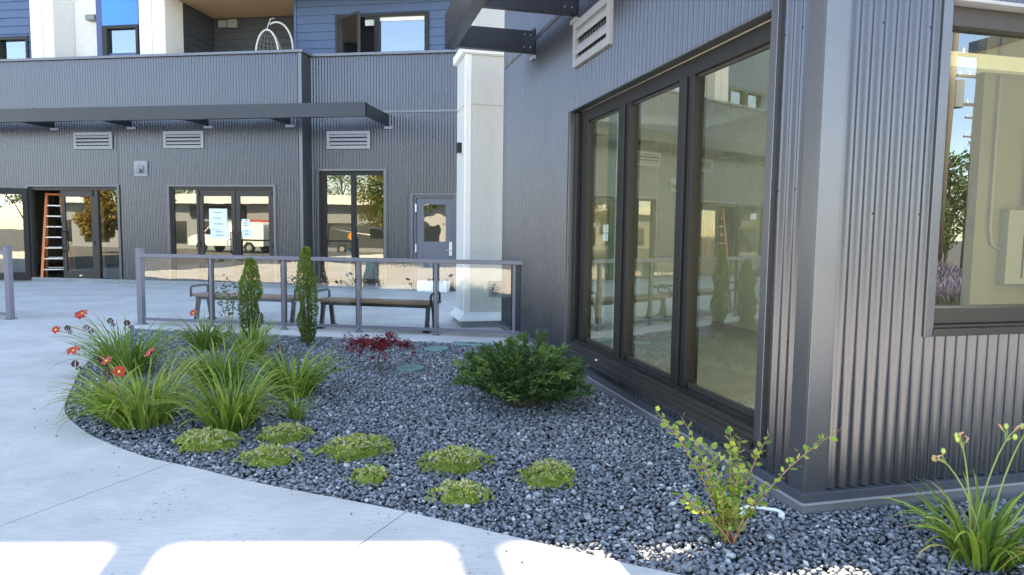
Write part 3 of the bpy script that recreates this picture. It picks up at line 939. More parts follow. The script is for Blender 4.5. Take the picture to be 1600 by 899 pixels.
def trim_open(op, yb, nm='opening_trim'):
    x0, x1, z0, z1 = op
    m = MB(); m.box(x0 - .07, x0 - .002, yb - .042, yb + .1, .12, z1 + .05); m.box(x1 + .002, x1 + .07, yb - .042, yb + .1, .12, z1 + .05)
    m.box(x0 - .002, x1 + .002, yb - .04, yb + .1, z1 + .002, z1 + .045)
    m.build(nm, 'trim', bb)


for op, yb in ((ENT0, 0), (ENT1, 0), (WINB, YS), (DOOR, YS)): trim_open(op, yb)


def leaf(parent, x0, x1, z0, z1, y, name='door', fw=.11, bot=.26, fmat='bronze_frame', gmat='glass_door'):
    """glazed door leaf with its stiles and rails, glass as a child"""
    f = MB(); f.box(x0, x0 + fw, y, y + .05, z0, z1); f.box(x1 - fw, x1, y, y + .05, z0, z1)
    f.box(x0 + fw, x1 - fw, y, y + .05, z0, z0 + bot); f.box(x0 + fw, x1 - fw, y, y + .05, z1 - .16, z1)
    o = f.build(name, fmat, parent, bevel=.004)
    g = MB(); g.poly([(x0 + fw, y + .025, z0 + bot), (x1 - fw, y + .025, z0 + bot), (x1 - fw, y + .025, z1 - .16), (x0 + fw, y + .025, z1 - .16)]); g.build('pane', gmat, o)
    return o


def pull(o, x, z, y, s=1):
    h = MB(); h.tube([(x, y, z - .26), (x, y - .075, z - .26), (x, y - .075, z - .2), (x, y - .075, z + .2), (x, y - .075, z + .26), (x, y, z + .26)], .014, 8)
    h.tube([(x, y - .075, z - .1), (x + s * .11, y - .06, z - .06), (x + s * .11, y - .06, z + .06), (x, y - .075, z + .1)], .008, 6)
    h.build('pull_handle', 'black_frame', o, smooth=True)


# entrance with one leaf swung open
x0, x1, z0, z1 = ENT0
f = MB(); f.box(x0, x1, .03, .13, z1 - .09, z1); f.box(x0, x0 + .06, .03, .13, z0, z1 - .09); f.box(x1 - .05, x1, .03, .13, z0, z1 - .09); f.box(-.37, -.27, .03, .13, z0, z1 - .09); f.box(-.27, x1 - .05, .03, .13, z0, z0 + .07)
ef = f.build('entrance_frame', 'bronze_frame', bb, bevel=.004)
g = MB(); g.poly([(-.27, .08, z0 + .07), (x1 - .05, .08, z0 + .07), (x1 - .05, .08, z1 - .09), (-.27, .08, z1 - .09)]); g.build('pane', 'glass_door', ef)
dl = leaf(bb, -1.38, -.375, z0 + .015, z1 - .095, .045)
pull(dl, -1.31, 1.08, .045, 1)
m = MB(); m.box(-.90, -.82, .038, .045, .17, .2); m.build('kick_mark', 'white_plastic', dl)
m = MB(); m.box(-.405, -.378, .02, .045, 1.0, 1.1); m.build('hinge', 'black_frame', dl)
m = MB(); m.box(-.43, -.39, .02, .045, 2.27, 2.42); m.build('hinge', 'black_frame', dl)
od = leaf(bb, -1.0, 0.0, z0 + .015, z1 - .05, -.025, fw=.12, bot=.2, fmat='black_frame')
od.location = (-2.28, -.06, 0); od.rotation_euler = (0, 0, R(27))
m = MB(); m.box(-.72, -.50, -.012, -.006, 2.0, 2.2); m.build('notice', 'white_paper', od)
# double doors with a sidelight
x0, x1, z0, z1 = ENT1
f = MB(); f.box(x0, x1, .03, .13, z1 - .07, z1); f.box(x0, x0 + .05, .03, .13, z0, z1 - .07); f.box(x1 - .06, x1, .03, .13, z0, z1 - .07); f.box(2.57, 2.63, .03, .13, z0, z1 - .07); f.box(x0 + .05, 2.57, .03, .13, z0, z0 + .09)
ef = f.build('entrance_frame', 'bronze_frame', bb, bevel=.004)
g = MB(); g.poly([(x0 + .05, .08, z0 + .09), (2.57, .08, z0 + .09), (2.57, .08, z1 - .07), (x0 + .05, .08, z1 - .07)]); g.build('pane', 'glass_door', ef)
d1 = leaf(bb, 2.635, 3.64, z0 + .015, z1 - .075, .045); pull(d1, 3.55, 1.12, .045, -1)
d2 = leaf(bb, 3.655, 4.655, z0 + .015, z1 - .075, .045); pull(d2, 3.745, 1.12, .045, 1)


def notice(o, xa, xb, za, zb, y, m_='paper', rows=3):
    p = MB(); p.box(xa, xb, y - .004, y, za, zb); n_ = p.build('notice', m_, o)
    w = xb - xa
    q = MB()
    for k in range(rows):
        zc = zb - (k + .7) * (zb - za) / (rows + .6)
        x = xa + w * random.uniform(.2, .35); e = xb - w * random.uniform(.2, .35)
        while x < e:
            l = random.uniform(.02, .05); q.box(x, min(x + l, e), y - .0075, y - .0055, zc, zc + .022); x += l + .012
    q.build('print', 'ink', n_)


notice(d1, 2.90, 3.40, 1.45, 1.98, .066); notice(d1, 2.93, 3.42, 1.22, 1.44, .066, rows=2)
notice(d2, 3.80, 4.02, 1.50, 1.72, .066, 'white_paper'); notice(d2, 3.80, 4.04, 1.26, 1.47, .066, rows=2)
for (o, xx) in ((d1, 2.64), (d2, 4.63)):
    m = MB(); m.box(xx, xx + .03, .02, .045, 1.02, 1.12); m.build('hinge', 'black_frame', o)
    m = MB(); m.box(xx, xx + .03, .02, .045, 2.30, 2.40); m.build('hinge', 'black_frame', o)
# tall two pane window
x0, x1, z0, z1 = WINB
f = MB(); f.box(x0, x1, YS + .03, YS + .15, z1 - .10, z1); f.box(x0, x0 + .14, YS + .03, YS + .15, z0, z1 - .10); f.box(x1 - .035, x1, YS + .03, YS + .15, z0, z1 - .10); f.box(x0 + .14, x1 - .035, YS + .03, YS + .15, z0, z0 + .22)
wb = f.build('window', 'black_frame', bb, bevel=.004)
m = MB(); m.box(6.545, 6.65, YS + .03, YS + .15, z0 + .22, z1 - .10); m.build('mullion', 'black_frame', wb)
for a, b in ((x0 + .14, 6.545), (6.65, x1 - .035)):
    g = MB(); g.poly([(a, YS + .09, z0 + .22), (b, YS + .09, z0 + .22), (b, YS + .09, z1 - .10), (a, YS + .09, z1 - .10)]); g.build('pane', 'glass_door', wb)
m = MB(); m.box(x0 - .02, x1 + .02, YS - .06, YS + .03, z0 + .06, z0 + .10); m.build('sill', 'flashing', wb)
# steel door
x0, x1, z0, z1 = DOOR
f = MB(); f.box(x0, x0 + .06, YS + .0, YS + .14, z0, z1); f.box(x1 - .06, x1, YS + .0, YS + .14, z0, z1); f.box(x0 + .06, x1 - .06, YS + .0, YS + .14, z1 - .06, z1); f.build('door_frame', 'door_paint', bb, bevel=.003)
d3 = leaf(bb, x0 + .065, x1 - .065, .02, z1 - .065, YS + .04, name='door', fw=.19, bot=1.2, fmat='door_paint', gmat='glass_lite')
m = MB(); m.box(x1 - .16, x1 - .085, YS + .02, YS + .04, .88, 1.22); m.build('push_plate', 'steel_plate', d3)
m = MB(); m.tube([(x1 - .12, YS + .02, 1.02), (x1 - .12, YS - .03, 1.02), (x1 - .22, YS - .03, 1.02)], .011, 8); m.build('lever', 'aluminium', d3, smooth=True)
for zz in (.95, 1.95):
    m = MB(); m.box(x0 + .045, x0 + .075, YS - .004, YS + .04, zz, zz + .2); m.build('hinge', 'steel_plate', d3)

# upper storey behind the parapet terrace
Y1 = 2.0
BR = (4.36, 8.95)
WU = (5.575, 8.08, 5.95, 7.19)
bz = 5.06
k = 0
while bz < 8.0:
    h = 0.222
    for c in cells(BR[0], BR[1], bz, bz + h - .003, [(WU[0] - .05, WU[1] + .05, WU[2] - .05, WU[3] + .05)]):
        q = MB()
        q.v = [(c[0], Y1 - .030, c[2]), (c[1], Y1 - .030, c[2]), (c[1], Y1 - .010, c[3]), (c[0], Y1 - .010, c[3]), (c[0], Y1, c[2]), (c[1], Y1, c[2]), (c[1], Y1, c[3]), (c[0], Y1, c[3])]
        q.f = [(0, 1, 2, 3), (4, 7, 6, 5), (0, 4, 5, 1), (3, 2, 6, 7), (0, 3, 7, 4), (1, 5, 6, 2)]
        q.build('siding_board', 'navy_siding', bb)
    bz += h
m = MB()
for c in cells(BR[0], BR[1], 5.05, 8.0, [WU]): m.box(c[0], c[1], Y1 + .001, Y1 + .15, c[2], c[3])
m.build('wall', 'interior_dark', bb)
m = MB(); m.box(BR[0] - .04, BR[0] + .03, Y1 - .042, Y1 + .1, 5.05, 8.0); m.build('corner_board', 'navy_siding', bb)
m = MB(); m.box(BR[1], BR[1] + .14, Y1 - .06, Y1 + .15, 5.05, 8.0); m.build('corner_board', 'white_trim', bb)
f = MB(); f.box(WU[0] - .05, WU[1] + .05, Y1 - .07, Y1 + .1, WU[3] - .03, WU[3] + .05); f.box(WU[0] - .05, WU[0] + .04, Y1 - .07, Y1 + .1, WU[2], WU[3] - .03); f.box(WU[1] - .06, WU[1] + .05, Y1 - .07, Y1 + .1, WU[2], WU[3] - .03)
f.box(6.62, 6.76, Y1 - .05, Y1 + .1, WU[2], WU[3] - .03); f.box(WU[0] + .04, WU[1] - .06, Y1 - .05, Y1 + .1, WU[2], WU[2] + .08)
wu = f.build('window', 'black_frame', bb)
g = MB(); g.poly([(6.76, Y1 + .03, WU[2] + .08), (WU[1] - .06, Y1 + .03, WU[2] + .08), (WU[1] - .06, Y1 + .03, WU[3] - .03), (6.76, Y1 + .03, WU[3] - .03)]); g.build('pane', 'glass_upper', wu)
m = MB(); m.box(6.76, WU[1] - .06, Y1 + .012, Y1 + .025, WU[3] - .13, WU[3] - .03); m.build('blind_head', 'white_plastic', wu)
m = MB(); m.box(WU[0] + .04, 6.62, Y1 + .5, Y1 + .52, WU[2], WU[3]); m.build('curtain', 'dark_void', wu)
m = MB(); m.box(6.3, 6.58, Y1 + .12, Y1 + .14, WU[3] - .2, WU[3] - .04); m.build('blind', 'white_plastic', wu)
# casement swung open
cw = MB(); ww = 1.0; cw.box(0, ww, 0, .05, 0, .07); cw.box(0, ww, 0, .05, 1.06, 1.13); cw.box(0, .07, 0, .05, .07, 1.06); cw.box(ww - .07, ww, 0, .05, .07, 1.06)
co = cw.build('casement', 'bronze_frame', bb); co.location = (WU[0] + .05, Y1 - .08, WU[2] + .06); co.rotation_euler = (0, 0, R(-36))
g = MB(); g.poly([(.07, .025, .07), (ww - .07, .025, .07), (ww - .07, .025, 1.06), (.07, .025, 1.06)]); g.build('pane', 'glass_upper', co)
# recessed balcony
m = MB()
bz = 5.06
while bz < 7.75:
    q = MB(); q.v = [(1.13, 3.22, bz), (BR[0], 3.22, bz), (BR[0], 3.24, bz + .2), (1.13, 3.24, bz + .2), (1.13, 3.26, bz), (BR[0], 3.26, bz), (BR[0], 3.26, bz + .2), (1.13, 3.26, bz + .2)]
    q.f = [(0, 1, 2, 3), (4, 7, 6, 5), (0, 4, 5, 1), (3, 2, 6, 7), (0, 3, 7, 4), (1, 5, 6, 2)]
    q.build('siding_board', 'dark_siding', bb)
    q = MB(); q.v = [(1.14, 1.79, bz), (1.14, 3.22, bz), (1.12, 3.22, bz + .2), (1.12, 1.79, bz + .2), (1.10, 1.79, bz), (1.10, 3.22, bz), (1.10, 3.22, bz + .2), (1.10, 1.79, bz + .2)]
    q.f = [(0, 1, 2, 3), (4, 7, 6, 5), (0, 4, 5, 1), (3, 2, 6, 7), (0, 3, 7, 4), (1, 5, 6, 2)]
    q.build('siding_board', 'dark_siding', bb)
    bz += .202
m = MB(); m.box(0.2, BR[0] + .2, 3.27, 3.4, 5.05, 8); m.build('wall', 'interior_dark', bb)
yy = 0.6
while yy < 3.2:
    q = MB(); q.box(0.3, BR[0] - .045, yy, yy + .117, 7.70, 7.73); q.build('soffit_board', 'soffit_wood', bb); yy += .122
m = MB(); m.box(0.2, 9.1, .55, 3.4, 7.745, 8.0); m.build('slab', 'pillar_light', bb)
f = MB(); f.box(2.95, 4.1, 3.17, 3.26, 6.72, 6.80); f.box(2.95, 3.03, 3.17, 3.26, 5.3, 6.72); f.box(4.02, 4.1, 3.17, 3.26, 5.3, 6.72); wr = f.build('window', 'bronze_frame', bb)
g = MB(); g.poly([(3.03, 3.2, 5.3), (4.02, 3.2, 5.3), (4.02, 3.2, 6.72), (3.03, 3.2, 6.72)]); g.build('pane', 'glass_upper', wr)
m = MB(); m.box(1.35, 1.62, 3.10, 3.22, 7.40, 7.6); m.box(1.66, 1.95, 3.08, 3.22, 7.38, 7.62); m.build('wall_light', 'panel_grey', bb)
# pillars and blue bay
for (xa, xb) in ((0.355, 1.125), (-3.0, -2.27)):
    m = MB(); m.box(xa, xb, 1.0, 1.78, 5.05, 8.4); m.build('pillar', 'pillar_light', bb, bevel=.01)
    m = MB(); m.box(xa + .38, xa + .39, .994, 1.0, 5.05, 8.4); m.build('pillar_joint', 'vent_paint', bb)
m = MB(); m.box(-1.15, .352, 1.25, 1.4, 5.05, 6.25); m.box(-1.15, -.96, 1.25, 1.4, 6.25, 8.4); m.box(.16, .352, 1.25, 1.4, 6.25, 8.4); m.build('bay_panel', 'deep_blue', bb)
m = MB(); m.box(-.95, .155, 1.235, 1.4, 6.99, 8.4); m.build('bay_panel', 'bright_blue', bb)
f = MB(); f.box(-.95, .155, 1.2, 1.4, 6.90, 6.985); f.box(-.95, -.80, 1.2, 1.4, 6.0, 6.90); f.box(.08, .155, 1.2, 1.4, 6.0, 6.90); wq = f.build('window', 'black_frame', bb)
g = MB(); g.poly([(-.80, 1.3, 6.0), (.08, 1.3, 6.0), (.08, 1.3, 6.90), (-.80, 1.3, 6.90)]); g.build('pane', 'glass_upper', wq)
m = MB(); m.box(-2.26, -1.15, 1.75, 1.9, 5.05, 8.4); m.build('bay_wall', 'pillar_light', bb)
m = MB(); m.box(-1.75, -1.47, 1.55, 1.75, 7.28, 7.42); m.build('wall_light', 'panel_grey', bb)
m = MB(); m.tube([(-1.28, 1.68, 5.05), (-1.28, 1.68, 8.4)], .045, 10); m.build('downpipe', 'vent_paint', bb, smooth=True)
bz = 5.06
while bz < 8.3:
    for c in cells(-8.9, -3.02, bz, bz + .217, [(-5.2, -3.15, 5.9, 6.75)]):
        q = MB(); q.v = [(c[0], 1.07, c[2]), (c[1], 1.07, c[2]), (c[1], 1.09, c[3]), (c[0], 1.09, c[3]), (c[0], 1.1, c[2]), (c[1], 1.1, c[2]), (c[1], 1.1, c[3]), (c[0], 1.1, c[3])]
        q.f = [(0, 1, 2, 3), (4, 7, 6, 5), (0, 4, 5, 1), (3, 2, 6, 7), (0, 3, 7, 4), (1, 5, 6, 2)]
        q.build('siding_board', 'navy_siding', bb)
    bz += .22
m = MB(); m.box(-9, -3.0, 1.35, 1.5, 5.05, 8.4); m.build('wall', 'interior_dark', bb)
f = MB(); f.box(-5.2, -3.15, 1.04, 1.2, 6.66, 6.75); f.box(-3.22, -3.15, 1.04, 1.2, 5.9, 6.66); f.box(-4.25, -4.05, 1.04, 1.2, 5.9, 6.66); f.box(-5.2, -5.12, 1.04, 1.2, 5.9, 6.66); wl_ = f.build('window', 'black_frame', bb)
for a, b in ((-4.05, -3.22), (-5.12, -4.25)):
    g = MB(); g.poly([(a, 1.15, 5.9), (b, 1.15, 5.9), (b, 1.15, 6.66), (a, 1.15, 6.66)]); g.build('pane', 'glass_upper', wl_)
# unseen storeys above; right end and roof edge shaped to place sun and shade
RH = 22.4
m = MB(); m.box(-30, 11.3, 3.6, 14, 5.05, RH - .4); m.box(-9, 9.1, 2.2, 3.6, 8.42, RH - .4); m.build('upper_storeys', 'dark_siding', bb)


def up_to_roof(x, y, h=RH):
    k_ = h / sun_dir.z
    p = Vector((x, y, 0)) + sun_dir * k_
    d_ = p - B0
    return (d_.x * cos(TB) + d_.y * sin(TB), -d_.x * sin(TB) + d_.y * cos(TB))


def edge_y(x): return 3.05 + 0.034 * (x + 2.4)


ra = up_to_roof(-28, edge_y(-28)); rb_ = up_to_roof(3.6, edge_y(3.6))
m = MB(); m.prism([ra, rb_, (rb_[0], 14), (ra[0], 14)], RH - .35, RH); m.build('roof', 'trim', bb)  # edge traced from the wanted shade line back along the sun
for (xa, xb) in ((-1.915, -1.685), (-0.335, -0.115)):
    a = up_to_roof(xa, edge_y(xa) + .1); b = up_to_roof(xb, edge_y(xb) + .1)
    m = MB(); m.prism([a, b, (b[0] + .02, b[1] + .2), (a[0] + .02, a[1] + .2)], RH, RH + 4.5); m.build('shadow_post', 'trim', bb)  # unseen posts added only to cast two shadow bands on the path

# entrance canopy on the back building
cb = thing('steel_canopy', 'long dark steel canopy beam above the glass entrances of the back building', 'canopy', B2(2.5, -0.6, 0), TB)
ox, oy = -2.5, 0.6
m = MB(); chan(m, -7.0 + ox, 7.60 + ox, -1.2 + oy, -1.08 + oy, 4.02, 4.335, 'x'); m.build('fascia_beam', 'canopy_steel', cb)
for xx in (7.57, 5.2, 3.0, 0.85, -1.4, -3.6):
    yb = (YS if xx > XS else 0) - .045
    m = MB(); m.box(xx - .012 + ox, xx + .012 + ox, -1.08 + oy, yb + oy, 4.03, 4.325); bo = m.build('cross_beam', 'canopy_steel', cb)
    m = MB(); m.box(xx - .11 + ox, xx + .11 + ox, yb - .02 + oy, yb + .025 + oy, 3.98, 4.04); m.build('wall_bracket', 'vent_paint', bo)
m = MB(); m.box(-7 + ox, XS - .1 + ox, -.045 + oy, -.02 + oy, 4.34, 4.37); m.build('wall_ledger', 'canopy_steel', cb)

# ------------------------------------------------------------------ glass railings
def railing(label, x0, x1, posts, right_end, left_end):
    r = thing('glass_railing', label, 'railing', L2((x0 + x1) / 2, 0), TL)
    o = -(x0 + x1) / 2
    m = MB(); m.box(x0 + o, x1 + o, -.045, .035, 1.035, 1.092); m.build('top_rail', 'rail_paint', r, bevel=.006)
    m = MB(); m.box(x0 + o, x1 + o, -.02, .015, .065, .108); m.build('bottom_rail', 'rail_paint', r, bevel=.004)
    for k_, (px, w) in enumerate(posts):
        m = MB(); top = 1.16 if w > .06 else 1.035
        m.box(px - w / 2 + o, px + w / 2 + o, -w / 2 - .004, w / 2 - .004, .004, top); po = m.build('post', 'rail_paint', r, bevel=.004)
        m = MB(); m.box(px - w / 2 - .022 + o, px + w / 2 + .022 + o, -w / 2 - .026, w / 2 + .018, .002, .016); m.build('base_plate', 'rail_paint', po)
        if w > .06:
            m = MB(); m.box(px - w / 2 - .006 + o, px + w / 2 + .006 + o, -w / 2 - .01, w / 2 + .002, top, top + .012); m.build('post_cap', 'rail_paint', po)
    ps = [p[0] for p in posts]
    for a, b in zip(ps[:-1], ps[1:]):
        m = MB(); m.poly([(a + .05 + o, .0, .125), (b - .05 + o, .0, .125), (b - .05 + o, .0, 1.03), (a + .05 + o, .0, 1.03)]); m.build('pane', 'glass_rail', r)
        for e in (a + .036, b - .042):
            m = MB(); m.box(e + o, e + .006 + o, -.012, .012, .11, 1.034); m.build('glazing_channel', 'black_frame', r)
    return r


railing('grey glass railing behind the gravel bed, running up to the shop wing', -0.0, 5.93, [(0.0, .085), (1.18, .045), (2.35, .05), (3.51, .045), (4.67, .045), (5.80, .045)], 1, 0)
railing('short grey glass railing on the far side of the walkway opening', -6.4, -2.30, [(-6.35, .05), (-5.0, .045), (-3.66, .045), (-2.32, .085)], 0, 1)
for rr in (): pass

# ------------------------------------------------------------------ benches
def bench(label, cx, cy, rz, length):
    b = thing('bench', label, 'bench', (cx, cy, 0), rz, 'benches behind the railing')
    h = length / 2
    for k_ in range(5):
        y = -.20 + k_ * .0835
        m = MB(); m.box(-h, h, y, y + .073, .405, .44); m.build('seat_slat', 'bench_wood', b, bevel=.005)
    m = MB(); m.box(-h + .1, h - .1, -.15, -.11, .355, .403); m.box(-h + .1, h - .1, .11, .15, .355, .403); m.build('seat_beam', 'bench_iron', b)
    for s in (-1, 1):
        x = s * (h - .10)
        m = MB()
        for sx, sy in ((1, -1), (1, 1)):
            m.loft([[(x - .03, sy * .12 - .03, .40), (x + .03, sy * .12 - .03, .40), (x + .03, sy * .12 + .03, .40), (x - .03, sy * .12 + .03, .40)],
                    [(x - .028, sy * .16 - .028, .2), (x + .028, sy * .16 - .028, .2), (x + .028, sy * .16 + .028, .2), (x - .028, sy * .16 + .028, .2)],
                    [(x - .03, sy * .20 - .03, .022), (x + .03, sy * .20 - .03, .022), (x + .03, sy * .20 + .03, .022), (x - .03, sy * .20 + .03, .022)]])
            m.box(x - .05, x + .05, sy * .20 - .06, sy * .20 + .06, .002, .022)
        m.box(x - .03, x + .03, -.17, .17, .36, .403)
        m.build('leg_frame', 'bench_iron', b, bevel=.006)
        xe = s * (h - .03)
        m = MB()
        pts = [(xe, -.215, .40), (xe, -.222, .52), (xe, -.205, .555), (xe, -.17, .565), (xe, .16, .565), (xe, .20, .55), (xe, .215, .52), (xe, .21, .40)]
        m.tube(pts, .019, 8); m.build('armrest', 'bench_iron', b, smooth=True)


bench('wood slat bench with black iron arms, nearest the white clad column', -2.02, 10.28, R(-11), 1.86)
bench('wood slat bench with black iron arms, behind the two column shaped evergreens', -4.18, 10.86, R(-11), 1.86)

# ------------------------------------------------------------------ small things on the patio and inside
bxo = MB(); bxo.box(-.38, .38, -.14, .14, 0.003, .26)
wbx = tag(bxo.build('box', 'white_plastic', bevel=.012), 'low white box standing against the grey steel door', 'box')
wbx.location = B2(8.78, .22, 0); wbx.rotation_euler = (0, 0, TB)
m = MB(); m.box(-.385, .385, -.145, .145, .235, .262); m.build('lid', 'white_plastic', wbx, bevel=.004)

lad = thing('step_ladder', 'orange fibreglass step ladder inside the open glass entrance', 'ladder', B2(-2.12, .62, 0.03), TB + R(38))
LH = 2.3
for s in (-1, 1):
    for q in (-1, 1):
        m = MB(); m.bar((s * .30, q * .55, 0.0), (s * .16, q * .08, LH), .06, .085, up=(0, 1, 0)); m.build('rail', 'orange_fibreglass', lad)
        m = MB(); m.box(s * .30 - .03, s * .30 + .03, q * .55 - .045, q * .55 + .045, -.0, .05); m.build('foot', 'tyre', lad)
for k_ in range(1, 8):
    t_ = k_ / 8
    w = .30 - .14 * t_; y = -.55 + .47 * t_
    m = MB(); m.box(-w, w, y - .04, y + .04, LH * t_ - .014, LH * t_ + .014); m.build('step', 'aluminium', lad)
    m = MB(); m.box(-w, w, -y - .012, -y + .012, LH * t_ - .014, LH * t_ + .014); m.build('brace', 'aluminium', lad)
m = MB(); m.box(-.19, .19, -.13, .13, LH - .01, LH + .05); m.build('top_cap', 'orange_fibreglass', lad, bevel=.01)
for k_, (xx, yy) in enumerate(((-2.15, 1.25), (-1.55, 1.7))):
    st = MB(); st.box(-.045, .045, -.02, .02, 0, 2.6)
    so = tag(st.build('timber_stud', 'timber', bevel=.003), ('pale timber stud standing inside the open entrance, left of the ladder' if k_ == 0 else 'pale timber stud standing inside the open entrance, behind the ladder'), 'stud')
    so.location = B2(xx, yy, .03); so.rotation_euler = (0, 0, TB)

# teal boards behind the tall window
for (xa, xb, h, lab) in ((6.28, 6.55, 1.0, 'tall pale teal board standing behind the two pane window'), (6.70, 7.02, .8, 'shorter pale teal board standing behind the two pane window')):
    m = MB(); m.box(-(xb - xa) / 2, (xb - xa) / 2, -.02, .02, 0, h)
    o = tag(m.build('display_board', 'teal_board', bevel=.004), lab, 'board')
    o.location = B2((xa + xb) / 2, YS + .33, .03); o.rotation_euler = (0, 0, TB)
    m = MB(); m.box(-(xb - xa) / 2, (xb - xa) / 2, -.12, .12, .0, .02); m.build('foot', 'dark_void', o)

# hanging chair on the terrace
hc = thing('hanging_chair', 'white framed hanging egg chair on the upper terrace', 'chair', B2(4.02, 1.25, 5.05), TB)
m = MB(); m.tube([(.52, .2, 0), (.52, .2, 1.2)] + [(.52 - .52 * (1 - cos(a)) * .9, .2, 1.2 + .72 * sin(a)) for a in [k_ * pi / 16 for k_ in range(1, 11)]], .026, 8); m.build('stand', 'white_rope', hc, smooth=True)
m = MB(); m.tube([(.5 * cos(a), .5 * sin(a), .02) for a in [k_ * pi / 12 for k_ in range(25)]], .025, 8); m.build('base_ring', 'white_rope', hc, smooth=True)
m = MB(); m.tube([(-.32 * sin(a) * (1 if a < 9 else 1), -.2, .95 - .66 * cos(a)) for a in [k_ * pi / 14 for k_ in range(29)]], .024, 8); m.build('egg_rim', 'white_rope', hc, smooth=True)
m = MB()
for k_ in range(1, 12):
    z = .30 + k_ * .11; r_ = .33 * math.sqrt(max(0, 1 - ((z - .95) / .66) ** 2))
    m.tube([(r_ * cos(a), -.2 + r_ * 1.5 * sin(a), z) for a in [q * pi / 10 for q in range(11)]], .006, 5)
for k_ in range(1, 10):
    a = k_ * pi / 10
    m.tube([(.33 * cos(a) * sin(b), -.2 + .5 * sin(a) * sin(b), .95 - .66 * cos(b)) for b in [q * pi / 10 for q in range(11)]], .006, 5)
m.build('wicker_shell', 'grey_wicker', hc)
m = MB(); m.tube([(0, -.2, 1.61), (0.0, .0, 1.95), (.03, .15, 2.0)], .012, 6); m.build('chain', 'white_rope', hc)
pp = thing('terrace_plant', 'thin leaved potted plant behind the terrace parapet under the navy siding', 'plant', B2(8.28, 1.2, 5.05), TB)
m = MB(); m.loft([[(.14 * cos(a), .14 * sin(a), 0) for a in [q * pi / 6 for q in range(12)]], [(.19 * cos(a), .19 * sin(a), .35) for a in [q * pi / 6 for q in range(12)]]]); m.build('pot', 'panel_grey', pp)


def gnd_hash(): pass


# ------------------------------------------------------------------ plants
def add_quadleaf(V_, F_, T_, p, d, nrm, ln, wd, tone, fold=0.25):
    """diamond leaf of 4 triangles folded on its rib"""
    s = d.cross(nrm)
    if s.length < 1e-5: s = d.orthogonal()
    s.normalize(); nn = s.cross(d)
    i = len(V_)
    V_.extend([p, p + d * ln * .45 + s * wd / 2 + nn * wd * fold, p + d * ln, p + d * ln * .45 - s * wd / 2 + nn * wd * fold])
    F_.extend([(i, i + 1, i + 2), (i, i + 2, i + 3)])
    T_.extend([tone] * 4)


def rv(a=1.0): return Vector((random.uniform(-a, a), random.uniform(-a, a), random.uniform(-a, a)))


def blades(n, lmin, lmax, rad, wid, droop, tone_hi=.8, lean=(0, 0), yellow=.06, el=(50, 86)):
    V_, F_, T_ = [], [], []
    for _ in range(n):
        az = random.uniform(0, 2 * pi); L = random.uniform(lmin, lmax)
        r0 = rad * math.sqrt(random.random()) 
        a2 = az + random.uniform(-.5, .5)
        p = Vector((r0 * cos(a2), r0 * sin(a2), -.02))
        e = R(random.uniform(*el)) ; bend = droop * random.uniform(.6, 1.5)
        w = wid * random.uniform(.7, 1.2); seg = 7
        tn = random.uniform(.05, tone_hi)
        if random.random() < yellow: tn = random.uniform(.93, 1)
        dirh = Vector((cos(az), sin(az), 0)); side = Vector((-sin(az), cos(az), 0))
        tw = random.uniform(-.8, .8)
        i = len(V_)
        for k_ in range(seg + 1):
            t_ = k_ / seg
            d = dirh * cos(e) + Vector((lean[0], lean[1], 0)) + Vector((0, 0, sin(e)))
            d.normalize()
            ww = w * min(1, .55 + 2.2 * t_) * (1 - t_ ** 2.2) + .0012
            up = side.cross(d).normalized()
            sd_ = (side * cos(tw * t_) + up * sin(tw * t_))
            V_.extend([p - sd_ * ww / 2 + up * ww * .22, p.copy(), p + sd_ * ww / 2 + up * ww * .22])
            T_.extend([min(1, tn + .14 * t_)] * 3 if tn < .9 else [tn] * 3)
            if k_ < seg:
                j = i + 3 * k_
                F_.extend([(j, j + 1, j + 4, j + 3), (j + 1, j + 2, j + 5, j + 4)])
            p = p + d * (L / seg)
            e -= bend / seg * (.4 + 1.4 * t_)
            if p.z < .008: p.z = .008 + random.uniform(0, .01)
    m = MB(); m.v, m.f, m.tone = V_, F_, T_
    return m


def flower_mesh(sz):
    m = MB()
    for k_ in range(6):
        a = k_ * pi / 3; c, s = cos(a), sin(a); wd = .30 if k_ % 2 else .24
        i = len(m.v)
        for r_, z, w in ((.05, 0, .08), (.3, .34, wd * .8), (.62, .50, wd * 1.25), (.9, .42, wd * 1.1), (1.02, .28, .06)):
            for q in (-1, 0, 1):
                x, y = r_, q * w
                m.v.append(((x * c - y * s) * sz, (x * s + y * c) * sz, (z - (0.05 if q == 0 else 0) + random.uniform(-.03, .03)) * sz))
        for k2 in range(4):
            j = i + 3 * k2
            m.f += [(j, j + 1, j + 4, j + 3), (j + 1, j + 2, j + 5, j + 4)]
    return m


_fl = flower_mesh(.046).build('flower', 'petal_red', smooth=True); FLOWER = _fl.data; bpy.data.objects.remove(_fl)
m = MB()
m.loft([[(.006 * cos(a), .006 * sin(a), .004) for a in [q * pi / 4 for q in range(8)]], [(.012 * cos(a), .012 * sin(a), .017) for a in [q * pi / 4 for q in range(8)]]])
_t = m.build('throat', 'petal_yellow'); THROAT = _t.data; bpy.data.objects.remove(_t)
m = MB()
for k_ in range(6):
    a = k_ * pi / 3
    m.loft([[(.008 * cos(a) - .003, .008 * sin(a), 0), (.008 * cos(a) + .003, .008 * sin(a), 0), (.008 * cos(a), .008 * sin(a) + .004, 0)], [(.022 * cos(a) - .006, .022 * sin(a), -.02), (.022 * cos(a) + .006, .022 * sin(a), -.02), (.022 * cos(a), .022 * sin(a) + .006, -.024)], [(.012 * cos(a) - .002, .012 * sin(a), -.045), (.012 * cos(a) + .002, .012 * sin(a), -.045), (.012 * cos(a), .012 * sin(a) + .003, -.047)]])
